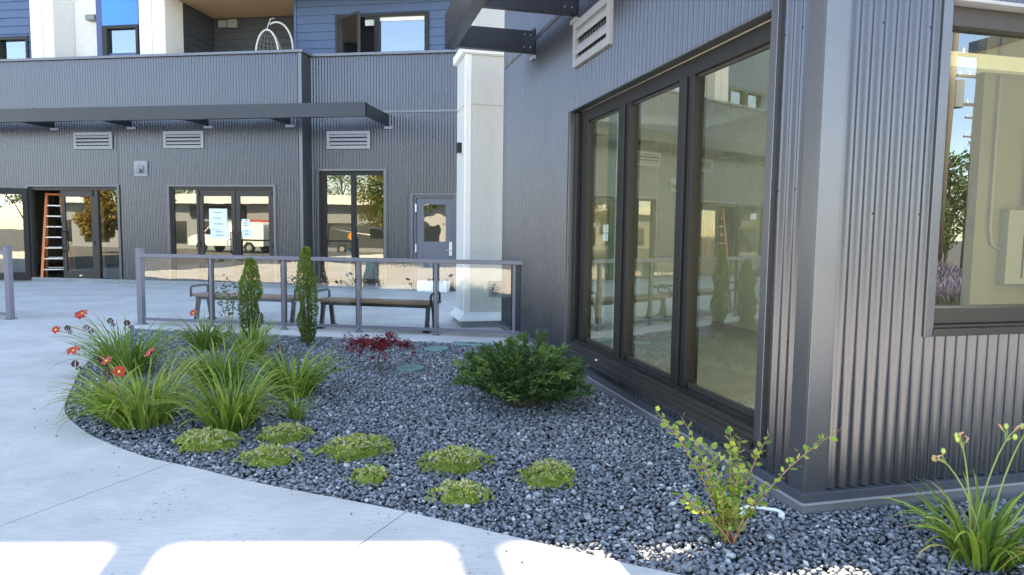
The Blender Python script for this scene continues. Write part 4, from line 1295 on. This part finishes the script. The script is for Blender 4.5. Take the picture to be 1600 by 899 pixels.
_t = m.build('wilted_bloom', 'wilted'); WILT = _t.data; bpy.data.objects.remove(_t)


def inst(name, data, parent, loc, rot=(0, 0, 0), sc=1.0):
    o = bpy.data.objects.new(name, data); COL.objects.link(o); o.parent = parent
    o.location = loc; o.rotation_euler = rot; o.scale = (sc, sc, sc); return o


def lily(label, x, y, n, lmin, lmax, rad, wid=.017, droop=1.5, stalks=(), **kw):
    r = thing('daylily', label, 'daylily', (x, y, 0), 0, 'daylily clumps in the gravel bed')
    blades(n, lmin, lmax, rad, wid, droop, **kw).build('foliage', 'lily_leaf', r, smooth=True)
    for (tx, ty, tz, kind) in stalks:            # tip relative to base
        bx_, by_ = random.uniform(-.5, .5) * rad, random.uniform(-.5, .5) * rad
        P0 = Vector((bx_, by_, 0)); P2 = Vector((tx, ty, tz)); P1 = Vector((bx_ + (tx - bx_) * .35, by_ + (ty - by_) * .35, tz * .75))
        pts = [P0 * (1 - t_) ** 2 + P1 * 2 * t_ * (1 - t_) + P2 * t_ * t_ for t_ in [q / 8 for q in range(9)]]
        m = MB(); m.tube(pts, [.0055 - .0025 * q / 8 for q in range(9)], 6)
        st = m.build('flower_stalk', 'stem_green', r, smooth=True)
        d = (pts[-1] - pts[-2]).normalized()
        if kind == 'f':
            fo = inst('flower', FLOWER, st, P2, (R(random.uniform(30, 62)), R(random.uniform(-25, 25)), random.uniform(-.7, .7)), random.uniform(.9, 1.15))
            inst('throat', THROAT, r, P2 + Vector((0, -.002, 0)), fo.rotation_euler, 1.0)
        elif kind == 'w':
            inst('wilted_bloom', WILT, st, P2, (0, 0, random.random() * 6), 1.2)
            inst('wilted_bloom', WILT, st, P2 + Vector((.03, .01, -.05)), (.4, 0, random.random() * 6), .9)
        elif kind == 's':                         # spent head with seed pods
            for k_ in range(4):
                a = random.random() * 6.28
                q = P2 + Vector((.03 * cos(a), .03 * sin(a), random.uniform(-.02, .04)))
                m = MB(); m.tube([P2 - d * .03, (P2 + q) / 2, q], .0035, 5); m.build('pedicel', 'stem_green', st)
                if k_ % 2 == 0:
                    m = MB(); m.loft([[q + Vector((w_ * cos(b), w_ * sin(b), zz)) for b in [u_ * pi / 3 for u_ in range(6)]] for zz, w_ in ((-.004, .003), (.005, .010), (.016, .011), (.026, .005))])
                    m.build('seed_pod', 'shrub_pod', st, smooth=True)
                else:
                    m = MB(); m.tube([q, q + Vector((.012 * cos(a), .012 * sin(a), .018)), q + Vector((.02 * cos(a + 1), .02 * sin(a + 1), .028))], [.004, .006, .002], 5); m.build('dry_tip', 'dry_tip', st)
    return r



lily('tall daylily clump with open red flowers leaning over the path', -3.92, 6.92, 200, .42, .78, .2,
     stalks=((-.66, -.1, .45, 'f'), (-.42, -.1, .60, 'f'), (-.36, -.15, .62, 'f'), (-.55, -.1, .50, 'w'), (-.12, -.1, .58, 'w'), (.05, -.1, .56, 'w'), (-.30, -.2, .52, 'w')), droop=1.4)
lily('broad daylily clump with wilted blooms and straw coloured leaves at the path edge', -2.82, 5.14, 240, .36, .72, .19, lean=(-.12, 0), droop=1.7, yellow=.13, tone_hi=.95,
     stalks=((.03, .1, .52, 'f'), (-.80, .45, .46, 'f'), (-.76, .4, .40, 'w'), (-.42, .2, .48, 'w'), (-.34, .15, .44, 'f'), (-.20, .05, .38, 'f'), (-.26, 0, .42, 'w')))
lily('low daylily clump with dead straw leaves spilling onto the path', -3.30, 5.52, 110, .26, .5, .13, droop=1.8, yellow=.25, tone_hi=.8)
lily('daylily clump without flowers behind the sedum cushions', -2.12, 5.08, 220, .35, .67, .16, droop=1.5, tone_hi=.95, yellow=.05)
lily('dark green daylily clump with one faded orange bloom by the railing', -3.80, 8.42, 140, .34, .58, .15, droop=1.4, tone_hi=.55, stalks=((-.12, -.05, .44, 'f'),))
lily('dense daylily clump in the middle of the daylily group', -2.78, 6.45, 190, .35, .64, .18, droop=1.4, tone_hi=.9)
lily('pale upright daylily clump beside the column shaped evergreen', -2.98, 7.75, 120, .36, .62, .12, droop=.9, tone_hi=1.0, yellow=0)
lily('round daylily clump standing apart, below the taller evergreen', -1.98, 6.12, 200, .35, .64, .16, droop=1.45, tone_hi=.85, stalks=((-.22, .3, .40, 'w'),))
lily('very small daylily tuft at the foot of a round clump', -1.70, 5.32, 55, .18, .34, .06, wid=.012, droop=1.3, tone_hi=.95, yellow=.04)
lily('daylily clump with bare seed stalks beside the shop wing corner', 2.20, 3.08, 125, .26, .47, .11, wid=.018, droop=1.7, tone_hi=1.0, yellow=.02,
     stalks=((.28, .12, .60, 's'), (.17, .1, .56, 's'), (-.04, .12, .52, 's'), (-.17, .06, .46, 's'), (.26, -.02, .36, 's'), (.36, -.05, .34, 's')))


def evergreen(label, x, y, h, r0, n, lean=0.0):
    o = thing('columnar_evergreen', label, 'shrub', (x, y, 0), random.random() * 6, 'column shaped evergreens')
    V_, F_, T_ = [], [], []
    ph = [random.uniform(0, 6.28) for _ in range(6)]
    for _ in range(n):
        t_ = random.random() ** .9; z = .03 + t_ * h
        a = random.uniform(0, 2 * pi)
        prof = (.62 + .55 * math.sin(pi * min(1, .16 + t_ * .72))) * (1 - max(0, t_ - .72) ** 1.5 * 4.2)
        lump = 1 + .2 * sin(3 * a + ph[0] + 7 * t_) + .2 * sin(2 * a + ph[1] - 16 * t_) + .2 * sin(21 * t_ + ph[2] + a)
        r_ = max(.012, r0 * prof * lump) * (random.uniform(.55, 1.05) ** .5)
        p = Vector((r_ * cos(a) + lean * t_, r_ * sin(a), z))
        d = (Vector((cos(a) * .55, sin(a) * .55, .75)) + rv(.55)).normalized()
        nr_ = (Vector((cos(a), sin(a), .3)) + rv(.6)).normalized()
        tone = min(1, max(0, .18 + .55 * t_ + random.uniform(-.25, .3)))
        add_quadleaf(V_, F_, T_, p, d, nr_, random.uniform(.02, .034), random.uniform(.012, .018), tone)
    m = MB(); m.v, m.f, m.tone = V_, F_, T_
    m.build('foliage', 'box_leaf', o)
    m = MB()
    for k_ in range(5):
        a = k_ * 1.3; m.tube([(.015 * cos(a), .015 * sin(a), -.03), (.05 * cos(a), .05 * sin(a), h * .3), (.05 * cos(a) + lean * .5, .05 * sin(a), h * .6), (.01 * cos(a) + lean * .9, .01 * sin(a), h * .9)], [.012, .010, .007, .003], 6)
    m.build('stem', 'bark', o)


evergreen('shorter column shaped evergreen with blunt top before the railing', -3.48, 9.05, 1.06, .105, 6200, .0)
evergreen('taller column shaped evergreen with thin pointed tip before the railing', -2.64, 8.78, 1.22, .09, 6000, .02)

# leafy sapling beside the shorter evergreen
sp_ = thing('sapling', 'thin leafy sapling beside the shorter evergreen', 'shrub', (-3.82, 9.2, 0))
V_, F_, T_ = [], [], []
m = MB()
for k_ in range(6):
    a = random.uniform(0, 6.28); tip = Vector((.16 * cos(a) - .04, .16 * sin(a), random.uniform(.55, .85)))
    pts = [tip * t_ + Vector((0, 0, .12 * sin(pi * t_))) for t_ in (0, .3, .6, 1)]
    m.tube(pts, [.005, .004, .003, .0015], 5)
    for _ in range(26):
        t_ = random.uniform(.35, 1); p = tip * t_ + Vector((0, 0, .12 * sin(pi * t_))) + rv(.05)
        add_quadleaf(V_, F_, T_, p, (rv() + Vector((0, 0, .2))).normalized(), (Vector((0, 0, 1)) + rv(.6)).normalized(), .045, .03, random.random())
m.build('stem', 'stem_brown', sp_)
m = MB(); m.v, m.f, m.tone = V_, F_, T_; m.build('foliage', 'rose_leaf', sp_)

# dwarf red maple
mp_ = thing('red_maple', 'low dark red maple with feathery leaves in the gravel', 'shrub', (-1.44, 7.3, 0))
V_, F_, T_ = [], [], []
m = MB()
m.tube([(0.02, 0, -.03), (.0, 0, .1), (.02, .01, .18)], [.012, .010, .008], 7)
for k_ in range(16):
    a = k_ * 2 * pi / 16 + random.uniform(-.2, .2); rr_ = random.uniform(.18, .40)
    if cos(a) < 0: rr_ *= 1.05
    tip = Vector((rr_ * cos(a) * 1.0, rr_ * .8 * sin(a), random.uniform(.17, .33)))
    P0 = Vector((.02, .01, .19)); P1 = Vector((tip.x * .5, tip.y * .5, .40))
    pts = [P0 * (1 - t_) ** 2 + P1 * 2 * t_ * (1 - t_) + tip * t_ * t_ for t_ in (0, .25, .5, .75, 1)]
    m.tube(pts, [.005, .004, .003, .002, .001], 5)
    for _ in range(17):
        t_ = random.uniform(.25, 1.05)
        c = P0 * (1 - t_) ** 2 + P1 * 2 * t_ * (1 - t_) + tip * t_ * t_ + rv(.035)
        dd = Vector((cos(a), sin(a), -.5)) + rv(.6)
        for q in range(5):
            d = (dd + rv(.75)).normalized()
            add_quadleaf(V_, F_, T_, c, d, (Vector((0, 0, 1)) + rv(.4)).normalized(), random.uniform(.045, .075), .013, random.random())
m.build('stem', 'bark', mp_)
m = MB(); m.v, m.f, m.tone = V_, F_, T_; m.build('foliage', 'maple_leaf', mp_)

# dark spreading shrub by the wing
sh = thing('spreading_shrub', 'dense dark green spreading shrub in the gravel beside the shop wing', 'shrub', (0.09, 5.86, 0))
V_, F_, T_ = [], [], []
m = MB()
for k_ in range(125):
    a = random.uniform(0, 2 * pi); q_ = math.sqrt(random.random()); rr_ = .60 * q_
    hz = .52 * math.sqrt(max(0, 1 - (q_ * .95) ** 3)) * random.uniform(.45, 1.08) + .03
    if random.random() < .14: hz *= 1.25
    tip = Vector((rr_ * cos(a) * 1.06, rr_ * sin(a) * .85, max(.05, hz)))
    P0 = Vector((.08 * cos(a), .08 * sin(a), -.03)); P1 = Vector((tip.x * .55, tip.y * .55, tip.z * .95))
    bz_ = lambda t_: P0 * (1 - t_) ** 2 + P1 * 2 * t_ * (1 - t_) + tip * t_ * t_
    m.tube([bz_(t_) for t_ in (0, .35, .7, 1)], [.005, .004, .003, .0015], 4)
    young = random.random() < .3
    for t_ in [.3 + .7 * u_ / 20 for u_ in range(21)]:
        c = bz_(t_); tg = (bz_(min(1, t_ + .05)) - bz_(t_ - .05)).normalized()
        for sgn in (-1, 1):
            s_ = tg.cross(Vector((0, 0, 1)) + rv(.3)).normalized() * sgn
            # side frond carrying needles
            fl_ = random.uniform(.04, .085) * (1.15 - t_ * .5)
            dirn = (s_ + tg * .5 + rv(.7)).normalized()
            for w_ in range(5):
                pc = c + dirn * fl_ * (w_ + .5) / 5
                tone = (.93 + .07 * random.random()) if (young and t_ > .75) else min(.88, random.uniform(.0, .5) + .38 * t_ * t_)
                for s2 in (-1, 1):
                    nd = (dirn * .6 + tg * s2 * .8 + rv(.2)).normalized()
                    add_quadleaf(V_, F_, T_, pc, nd, (Vector((0, 0, 1)) + rv(.5)).normalized(), random.uniform(.02, .036), .0135, tone)
m.build('stem', 'bark', sh)
m = MB(); m.v, m.f, m.tone = V_, F_, T_; m.build('foliage', 'yew_leaf', sh)

# sedum cushions
SED = [((-2.10, 4.63), .21, .16, 'wide green sedum cushion at the foot of the daylilies'),
       ((-1.62, 4.80), .17, .15, 'green sedum cushion just behind a paler one'),
       ((-1.55, 4.33), .17, .13, 'pale tipped sedum cushion in front of a greener one near the path'),
       ((-1.04, 4.52), .225, .17, 'wide sedum cushion with a row of pale tips alone in the gravel'),
       ((-0.84, 4.01), .11, .10, 'smallest sedum cushion near the path edge'),
       ((-0.35, 4.27), .205, .19, 'largest tall yellow green sedum cushion in the gravel'),
       ((-0.28, 3.74), .15, .13, 'sedum cushion close to the path with a larger one behind it'),
       ((0.23, 4.05), .18, .16, 'round sedum cushion nearest the leafy arching shrub')]
for (px, py), rr_, hh, lab in SED:
    o = thing('sedum_cushion', lab, 'sedum', (px, py, -.005), 0, 'sedum cushions in the gravel')
    V_, F_, T_ = [], [], []
    n_ = int(2600 * (rr_ / .2) ** 2)
    ph = [random.uniform(0, 6.28) for _ in range(4)]
    for _ in range(n_ // 6):
        a = random.uniform(0, 2 * pi); q_ = math.sqrt(random.random())
        edge = rr_ * (1 + .16 * sin(2 * a + ph[0]) + .12 * sin(5 * a + ph[1]) + .06 * sin(11 * a + ph[3]))
        q_ *= random.uniform(.85, 1.12); z = max(0, hh * .46 * (1 - min(1, q_) ** 2.2) + .012 * sin(9 * q_ + ph[2] + 4 * a)) + random.uniform(.0, .022)
        p = Vector((edge * q_ * cos(a), edge * .86 * q_ * sin(a), z))
        up = (Vector((cos(a) * q_ * .9, sin(a) * q_ * .9, .9)) + rv(.25)).normalized()
        pale = (q_ < .75 and random.random() < .62)
        tn = random.uniform(.0, .85)
        for k_ in range(6):
            d = (up + rv(.75)).normalized()
            add_quadleaf(V_, F_, T_, p + d * .002, d, rv().normalized(), random.uniform(.016, .028), random.uniform(.007, .011), (random.uniform(.95, 1) if pale and k_ < 3 else tn + random.uniform(-.05, .05)))
    m = MB(); m.v, m.f = V_, F_; m.tone = [min(1, max(0, q)) for q in T_]; m.build('foliage', 'sedum_leaf', o)
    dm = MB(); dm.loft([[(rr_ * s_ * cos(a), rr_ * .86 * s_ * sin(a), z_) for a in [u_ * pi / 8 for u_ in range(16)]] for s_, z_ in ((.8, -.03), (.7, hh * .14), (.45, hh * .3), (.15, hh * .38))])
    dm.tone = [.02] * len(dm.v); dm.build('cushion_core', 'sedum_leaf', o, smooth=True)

# leafy arching shrub by the wing corner, every leaf its own
ls = thing('arching_shrub', 'young shrub with round yellow green leaves on arching red stems by the wing corner', 'shrub', (1.08, 3.24, 0))
LM = []
for k_ in range(6):
    m = MB()
    n8 = 8
    m.v.append((0, 0, 0))
    for q in range(1, n8):
        t_ = q / n8; w_ = .36 * math.sin(pi * t_ ** .9)
        m.v += [(t_, -w_, .10 * w_ + random.uniform(-.02, .02)), (t_, 0, -.03 * sin(pi * t_)), (t_, w_, .10 * w_ + random.uniform(-.02, .02))]
    m.v.append((1.0, 0, .02))
    m.f += [(0, 1, 2), (0, 2, 3)]
    for q in range(n8 - 2):
        j = 1 + 3 * q
        m.f += [(j, j + 3, j + 4, j + 1), (j + 1, j + 4, j + 5, j + 2)]
    j = 1 + 3 * (n8 - 2); e = len(m.v) - 1
    m.f += [(j, e, j + 1), (j + 1, e, j + 2)]
    tv = (.05, .25, .45, .65, .85, 1.0)[k_]
    m.tone = [tv] * len(m.v)
    t_o = m.build('leaf', 'shrub_leaf', smooth=True); LM.append(t_o.data); bpy.data.objects.remove(t_o)
# stem tips relative to base: x right, y depth, z
STEMS = [((-.36, .10, .62), .0, 24), ((-.20, .22, .56), .0, 16), ((-.10, .05, .46), 0, 20), ((.02, .10, .52), 0, 26), ((.10, .18, .46), 0, 20), ((.60, .16, .52), .10, 20), ((.22, .12, .50), .0, 18),
         ((-.26, -.02, .24), 0, 16), ((.16, -.02, .26), 0, 16), ((-.08, -.06, .30), 0, 20), ((.04, .0, .36), 0, 22), ((-.16, .0, .40), 0, 20), ((.0, -.04, .22), 0, 16), ((-.2, .06, .16), 0, 12)]
for tip, arch, nl in STEMS:
    tip = Vector(tip); P0 = Vector((random.uniform(-.03, .03), random.uniform(-.03, .03), -.02))
    P1 = Vector((tip.x * .35, tip.y * .35, tip.z * .62 + arch * .2))
    bz_ = lambda t_: P0 * (1 - t_) ** 2 + P1 * 2 * t_ * (1 - t_) + tip * t_ * t_
    m = MB(); m.tube([bz_(q / 7) for q in range(8)], [.0050 - .0036 * q / 7 for q in range(8)], 6)
    st = m.build('stem', 'stem_brown', ls, smooth=True)
    for q in range(nl):
        t_ = .2 + .8 * (q + .5) / nl
        c = bz_(t_); tg = (bz_(min(1, t_ + .04)) - bz_(t_ - .04)).normalized()
        a = q * 2.4
        s_ = tg.orthogonal().normalized(); s2 = tg.cross(s_)
        d = (s_ * cos(a) + s2 * sin(a) + tg * .55 + Vector((0, 0, .15))).normalized()
        zax = (Vector((0, -.3, 1)) + rv(.6)).normalized(); yax = zax.cross(d).normalized(); zax = d.cross(yax)
        o = bpy.data.objects.new('leaf', LM[min(5, max(0, int(random.gauss(2.6, 1.5))))]); COL.objects.link(o); o.parent = st
        sc = random.uniform(.028, .048)
        o.matrix_local = Matrix.Translation(c + d * .006) @ Matrix((d, yax, zax)).transposed().to_4x4() @ Matrix.Scale(sc, 4)

V_, F_, T_ = [], [], []
for tip, arch, nl in STEMS:
    tip = Vector(tip); P1 = Vector((tip.x * .35, tip.y * .35, tip.z * .62 + arch * .2))
    for q in range(22):
        t_ = random.uniform(.12, .85); c = P1 * 2 * t_ * (1 - t_) + tip * t_ * t_ + rv(.028)
        add_quadleaf(V_, F_, T_, c, (rv() + Vector((0, 0, .3))).normalized(), (Vector((0, -.3, 1)) + rv(.7)).normalized(), random.uniform(.024, .04), random.uniform(.018, .028), random.uniform(.1, 1))
m = MB(); m.v, m.f, m.tone = V_, F_, T_; fo_ = m.build('small_leaves', 'shrub_leaf', ls); fo_['kind'] = 'stuff'

# irrigation lids and a bit of white pipe in the gravel
for (px, py, rx, ry, lab) in ((-1.10, 7.36, .155, .13, 'round teal plastic lid lying in the gravel by the red maple'), (-.95, 8.58, .16, .13, 'round teal plastic lid lying in the gravel below the railing')):
    m = MB(); m.loft([[(rx * s_ * cos(a), rx * s_ * sin(a), z_) for a in [q * pi / 12 for q in range(24)]] for s_, z_ in ((.96, -.03), (1, .004), (.97, .012), (.80, .012), (.78, .008), (.3, .008))])
    o = tag(m.build('irrigation_disc', 'teal_lid', smooth=False), lab, 'lid', 'irrigation lids'); o.location = (px, py, 0)
m = MB(); m.box(-.24, .24, -.1, .1, -.03, .012)
o = tag(m.build('valve_box', 'teal_lid', bevel=.01), 'rectangular teal valve box lid against the railing kerb', 'lid', 'irrigation lids'); o.location = (-.52, 9.0, 0); o.rotation_euler = (0, 0, TL)
m = MB(); m.box(-.05, .05, -.02, .02, .011, .016); m.build('finger_slot', 'dark_void', o)
m = MB(); m.tube([(.11 * cos(a), .075 * sin(a), .012 + .004 * cos(3 * a)) for a in [R(-25) + q * R(230) / 16 for q in range(17)]], .011, 8)
o = tag(m.build('drip_pipe', 'white_plastic', smooth=True), 'curved piece of white pipe in the gravel by the wing corner', 'pipe'); o.location = (1.36, 3.58, -.012)
m = MB(); m.box(.085, .11, -.045, -.02, .004, .03); m.build('pipe_end', 'white_plastic', o)

# ------------------------------------------------------------------ inferred wing to the right, kept to block sky mirrored in the front window
ew = thing('service_wing', 'plain beige rendered wing projecting beside the shop wing front window', 'building', W2(4.6, -1.6, 0), TH)
m = MB(); m.box(0, 4, -1.55, 1.6, 0, 3.6); m.build('wall', 'beige_wall', ew)
m = MB(); m.box(-.05, 4, -1.62, 1.55, 3.6, 3.72); m.build('parapet_cap', 'trim', ew)
m = MB(); m.box(-.02, 0.0, -1.5, 1.5, .1, .14); m.build('base_trim', 'trim', ew)

# ------------------------------------------------------------------ street side behind the camera (mirrored in glass)
def make_van(x, y, rz, paint='van_white'):
    v = thing('parked_van', 'white van with an orange round mark parked on the street side', 'van', (x, y, gz(x, y)), rz)
    prof = [(-2.7, .45), (-2.72, .95), (-2.55, 1.08), (-1.75, 1.22), (-1.05, 1.88), (-.7, 1.98), (2.55, 1.98), (2.68, 1.8), (2.72, .45)]
    rings = []
    for yy, s_, tz in ((-.98, .985, .0), (-1.0, 1, 0), (-.86, 1, .0), (.86, 1, 0), (1.0, 1, 0), (.98, .985, 0)):
        inw = abs(yy) > .9
        rings.append([(px * s_, yy * (1 if pz < 1.2 else (.90 if inw else 1)), pz * (1 if not inw else .995)) for px, pz in prof])
    m = MB(); m.loft(rings); m.build('body', paint, v, bevel=.03)
    for s in (-1, 1):
        m = MB(); ys_ = s * .985
        m.v = [(-1.55, ys_ * 1.005, 1.2), (-.35, ys_ * 1.005, 1.2), (-.35, ys_ * .935, 1.78), (-1.02, ys_ * .935, 1.78)]; m.f = [(0, 1, 2, 3)]
        sol = m.build('side_window', 'car_glass', v); md = sol.modifiers.new('t', 'SOLIDIFY'); md.thickness = .02; md.offset = 0
        m = MB(); m.loft([[(1.0 + .26 * cos(a), s * 1.0, 1.25 + .26 * sin(a)) for a in [q * pi / 10 for q in range(20)]], [(1.0 + .26 * cos(a), s * 1.008, 1.25 + .26 * sin(a)) for a in [q * pi / 10 for q in range(20)]]]); m.build('round_mark', 'orange_mark', v)
        for wx in (-1.75, 1.7):
            m = MB(); m.loft([[(wx + .36 * cos(a), s * .8, .36 + .36 * sin(a)) for a in [q * pi / 12 for q in range(24)]], [(wx + .36 * cos(a), s * 1.012, .36 + .36 * sin(a)) for a in [q * pi / 12 for q in range(24)]]]); wo_ = m.build('wheel', 'tyre', v, bevel=.03)
            m = MB(); m.loft([[(wx + .2 * cos(a), s * 1.0, .36 + .2 * sin(a)) for a in [q * pi / 8 for q in range(16)]], [(wx + .18 * cos(a), s * 1.022, .36 + .18 * sin(a)) for a in [q * pi / 8 for q in range(16)]]]); m.build('rim', 'aluminium', wo_)
    m = MB(); m.v = [(-1.70, -.85, 1.27), (-1.70, .85, 1.27), (-1.10, .80, 1.85), (-1.10, -.80, 1.85)]; m.v = [(a - .02, b, c + .015) for a, b, c in m.v]; m.f = [(0, 1, 2, 3)]
    w = m.build('windscreen', 'car_glass', v); md = w.modifiers.new('t', 'SOLIDIFY'); md.thickness = .02
    for s in (-1, 1):
        m = MB(); m.box(-2.76, -2.6, s * .7 - .18, s * .7 + .18, .78, .96); m.build('headlight', 'steel_plate', v, bevel=.03)


pv = B2(-11.8, -25.0)
make_van(pv.x, pv.y, TB + R(3))
pv = B2(-4.4, -29.0)
make_van(pv.x, pv.y, TB + R(180), 'van_grey')
bpy.data.objects['parked_van']['label'] = 'white van with an orange round mark facing the daylily end of the street'
for o in bpy.data.objects:
    if o.name == 'parked_van.001': o['label'] = 'dark grey van parked further back and facing the other way'

shop = thing('street_shop', 'low grey shop with a white roof band across the street', 'building', B2(-23, -47, -.7), TB)
m = MB(); m.box(-30, 22, -8, 0, 0, 4.6); m.build('wall', 'shop_grey', shop)
m = MB(); m.box(-30.3, 22.3, -8.3, .6, 4.6, 5.5); m.build('roof_band', 'pillar_light', shop)
for k_ in range(11):
    m = MB(); m.box(-28 + k_ * 4.4, -25.2 + k_ * 4.4, .0, .05, .6, 2.8); wq = m.build('window', 'car_glass', shop)
m = MB(); m.box(-7, -1, .05, .2, 3.3, 4.4); m.build('sign_board', 'black_frame', shop)
m = MB(); m.box(-2, 6, .6, .8, 2.2, 3.0); m.build('awning', 'red_sign', shop)


def tree(label, x, y, h, cr_, leafmat, n=5200, trunk_h=.35, shape=1.0, leafsz=.22):
    o = thing('street_tree', label, 'tree', (x, y, gz(x, y)), random.random() * 6, 'trees on the street side')
    m = MB()
    m.tube([(0, 0, -.1), (.03, .02, h * .2), (-.04, .05, h * .45), (.05, -.02, h * .75)], [.16 * h / 7, .12 * h / 7, .09 * h / 7, .03], 9)
    cl = []
    for k_ in range(26):
        a = random.uniform(0, 6.28); t_ = random.uniform(0, 1)
        zc = h * (trunk_h + (1 - trunk_h) * t_); rr_ = cr_ * (math.sin(pi * min(1, .18 + .78 * t_)) ** shape) * random.uniform(.35, .95)
        c = Vector((rr_ * cos(a), rr_ * sin(a), zc)); cl.append((c, random.uniform(.22, .42) * cr_))
        m.tube([(0, 0, max(h * .18, zc - h * .25)), (c.x * .5, c.y * .5, zc - h * .08), tuple(c)], [.05, .03, .012], 5)
    m.build('trunk', 'bark', o)
    V_, F_, T_ = [], [], []
    for _ in range(n):
        c, r_ = random.choice(cl)
        d = rv().normalized(); p = c + d * r_ * (random.random() ** .4)
        dd = (d + rv(.8)).normalized()
        add_quadleaf(V_, F_, T_, p, dd, rv().normalized(), leafsz * random.uniform(.7, 1.3), leafsz * .55, random.random())
    m = MB(); m.v, m.f, m.tone = V_, F_, T_; m.build('crown', leafmat, o)


for (bx_, by_, h, cr_, lm, lab) in ((-1.5, -27.5, 6.2, 2.3, 'tree_leaf', 'broad green tree mirrored in the two pane window'), (2.6, -30, 9.0, 2.6, 'tree_leaf', 'tall dark green tree mirrored beside the window mullion'), (-6.5, -38, 7.5, 3.0, 'tree_leaf_yellow', 'yellowish broad tree in front of the street shop'),
                                (5.6, -24, 5.0, 2.2, 'tree_leaf_yellow', 'small yellow green tree mirrored in the steel door'), (-17.5, -20, 3.6, 1.5, 'tree_leaf_red', 'small red and yellow tree mirrored in the entrance sidelight'), (-23, -31, 8, 3.0, 'tree_leaf', 'green tree at the far end of the street shop'), (11, -34, 8, 3, 'tree_leaf', 'green tree beyond the second van'), (-40, -58, 11, 4.5, 'tree_leaf', 'big green tree behind the far end of the street shop'), (-29, -59, 12, 4.5, 'tree_leaf_yellow', 'big yellowish tree behind the street shop sign'), (-19, -58, 10, 4.5, 'tree_leaf', 'big green tree behind the street shop awning'), (-10, -60, 12, 4.5, 'tree_leaf_yellow', 'big yellowish tree behind the near end of the street shop'), (0, -57, 11, 4.5, 'tree_leaf', 'big green tree beside the near end of the street shop')):
    p = B2(bx_, by_); tree(lab, p.x, p.y, h, cr_, lm)

for (wx, wy, h, lab) in ((30, 27.5, 6.0, 'bushy green tree between the utility poles'), (36, 31.0, 7.5, 'green tree beside the farthest utility pole'), (33, 32.5, 5.0, 'low green tree behind the utility poles')):
    p = W2(wx, -wy); tree(lab, p.x, p.y, h, 2.6, 'tree_leaf', n=3000)

# utility poles and a lavender bank mirrored in the front window
for k_, (sx, sn, hh, ln) in enumerate(((20.6, 19.0, 11, .03), (27.0, 23.6, 10.5, .02), (41.5, 36.5, 11.5, .02))):
    p = W2(sx, -sn)
    o = thing('utility_pole', ('nearest leaning wooden utility pole mirrored in the front window', 'second wooden utility pole with a transformer', 'farthest wooden utility pole along the street')[k_], 'pole', (p.x, p.y, gz(p.x, p.y)), TH, 'utility poles along the street')
    m = MB(); m.tube([(0, 0, -.2), (ln * hh, 0, hh)], [.15, .10], 10); m.build('mast', 'pole_wood', o, smooth=True)
    for zz in (.92, .80):
        m = MB(); m.box(ln * hh * zz - 1.2, ln * hh * zz + 1.2, -.14, -.05, hh * zz, hh * zz + .12); ca = m.build('crossarm', 'pole_wood', o)
        for q in (-1.05, -.5, .5, 1.05):
            m = MB(); m.tube([(ln * hh * zz + q, -.1, hh * zz + .12), (ln * hh * zz + q, -.1, hh * zz + .3)], .05, 6); m.build('insulator', 'white_plastic', ca)
    m = MB(); m.tube([(ln * hh * .66 + .35, -.1, hh * .62), (ln * hh * .66 + .35, -.1, hh * .62 + 1)], .26, 12); m.build('transformer', 'panel_grey', o)
for k_, (sx, sn, r_) in enumerate(((9.0, 7.2, .8), (11.5, 10.5, 1.0), (12.8, 9.2, .9))):
    p = W2(sx, -sn); o = thing('lavender_bush', ('lavender bush nearest the service wing', 'large lavender bush by the street', 'lavender bush between the wing and the street')[k_], 'bush', (p.x, p.y, gz(p.x, p.y)), 0, 'lavender bushes')
    V_, F_, T_ = [], [], []
    for _ in range(1500):
        a = random.uniform(0, 6.28); q_ = math.sqrt(random.random()); d = (Vector((cos(a) * q_, sin(a) * q_, 1)) + rv(.2)).normalized()
        t_ = random.random()
        add_quadleaf(V_, F_, T_, d * r_ * (.35 + .6 * t_) + Vector((cos(a) * q_ * .3, sin(a) * q_ * .3, 0)), d, rv().normalized(), .16, .03, t_)
    m = MB(); m.v, m.f, m.tone = V_, F_, T_; m.build('foliage', 'lavender', o)
    m = MB(); m.tube([(0, 0, -.05), (.02, 0, .2)], .03, 6); m.build('stem', 'bark', o)
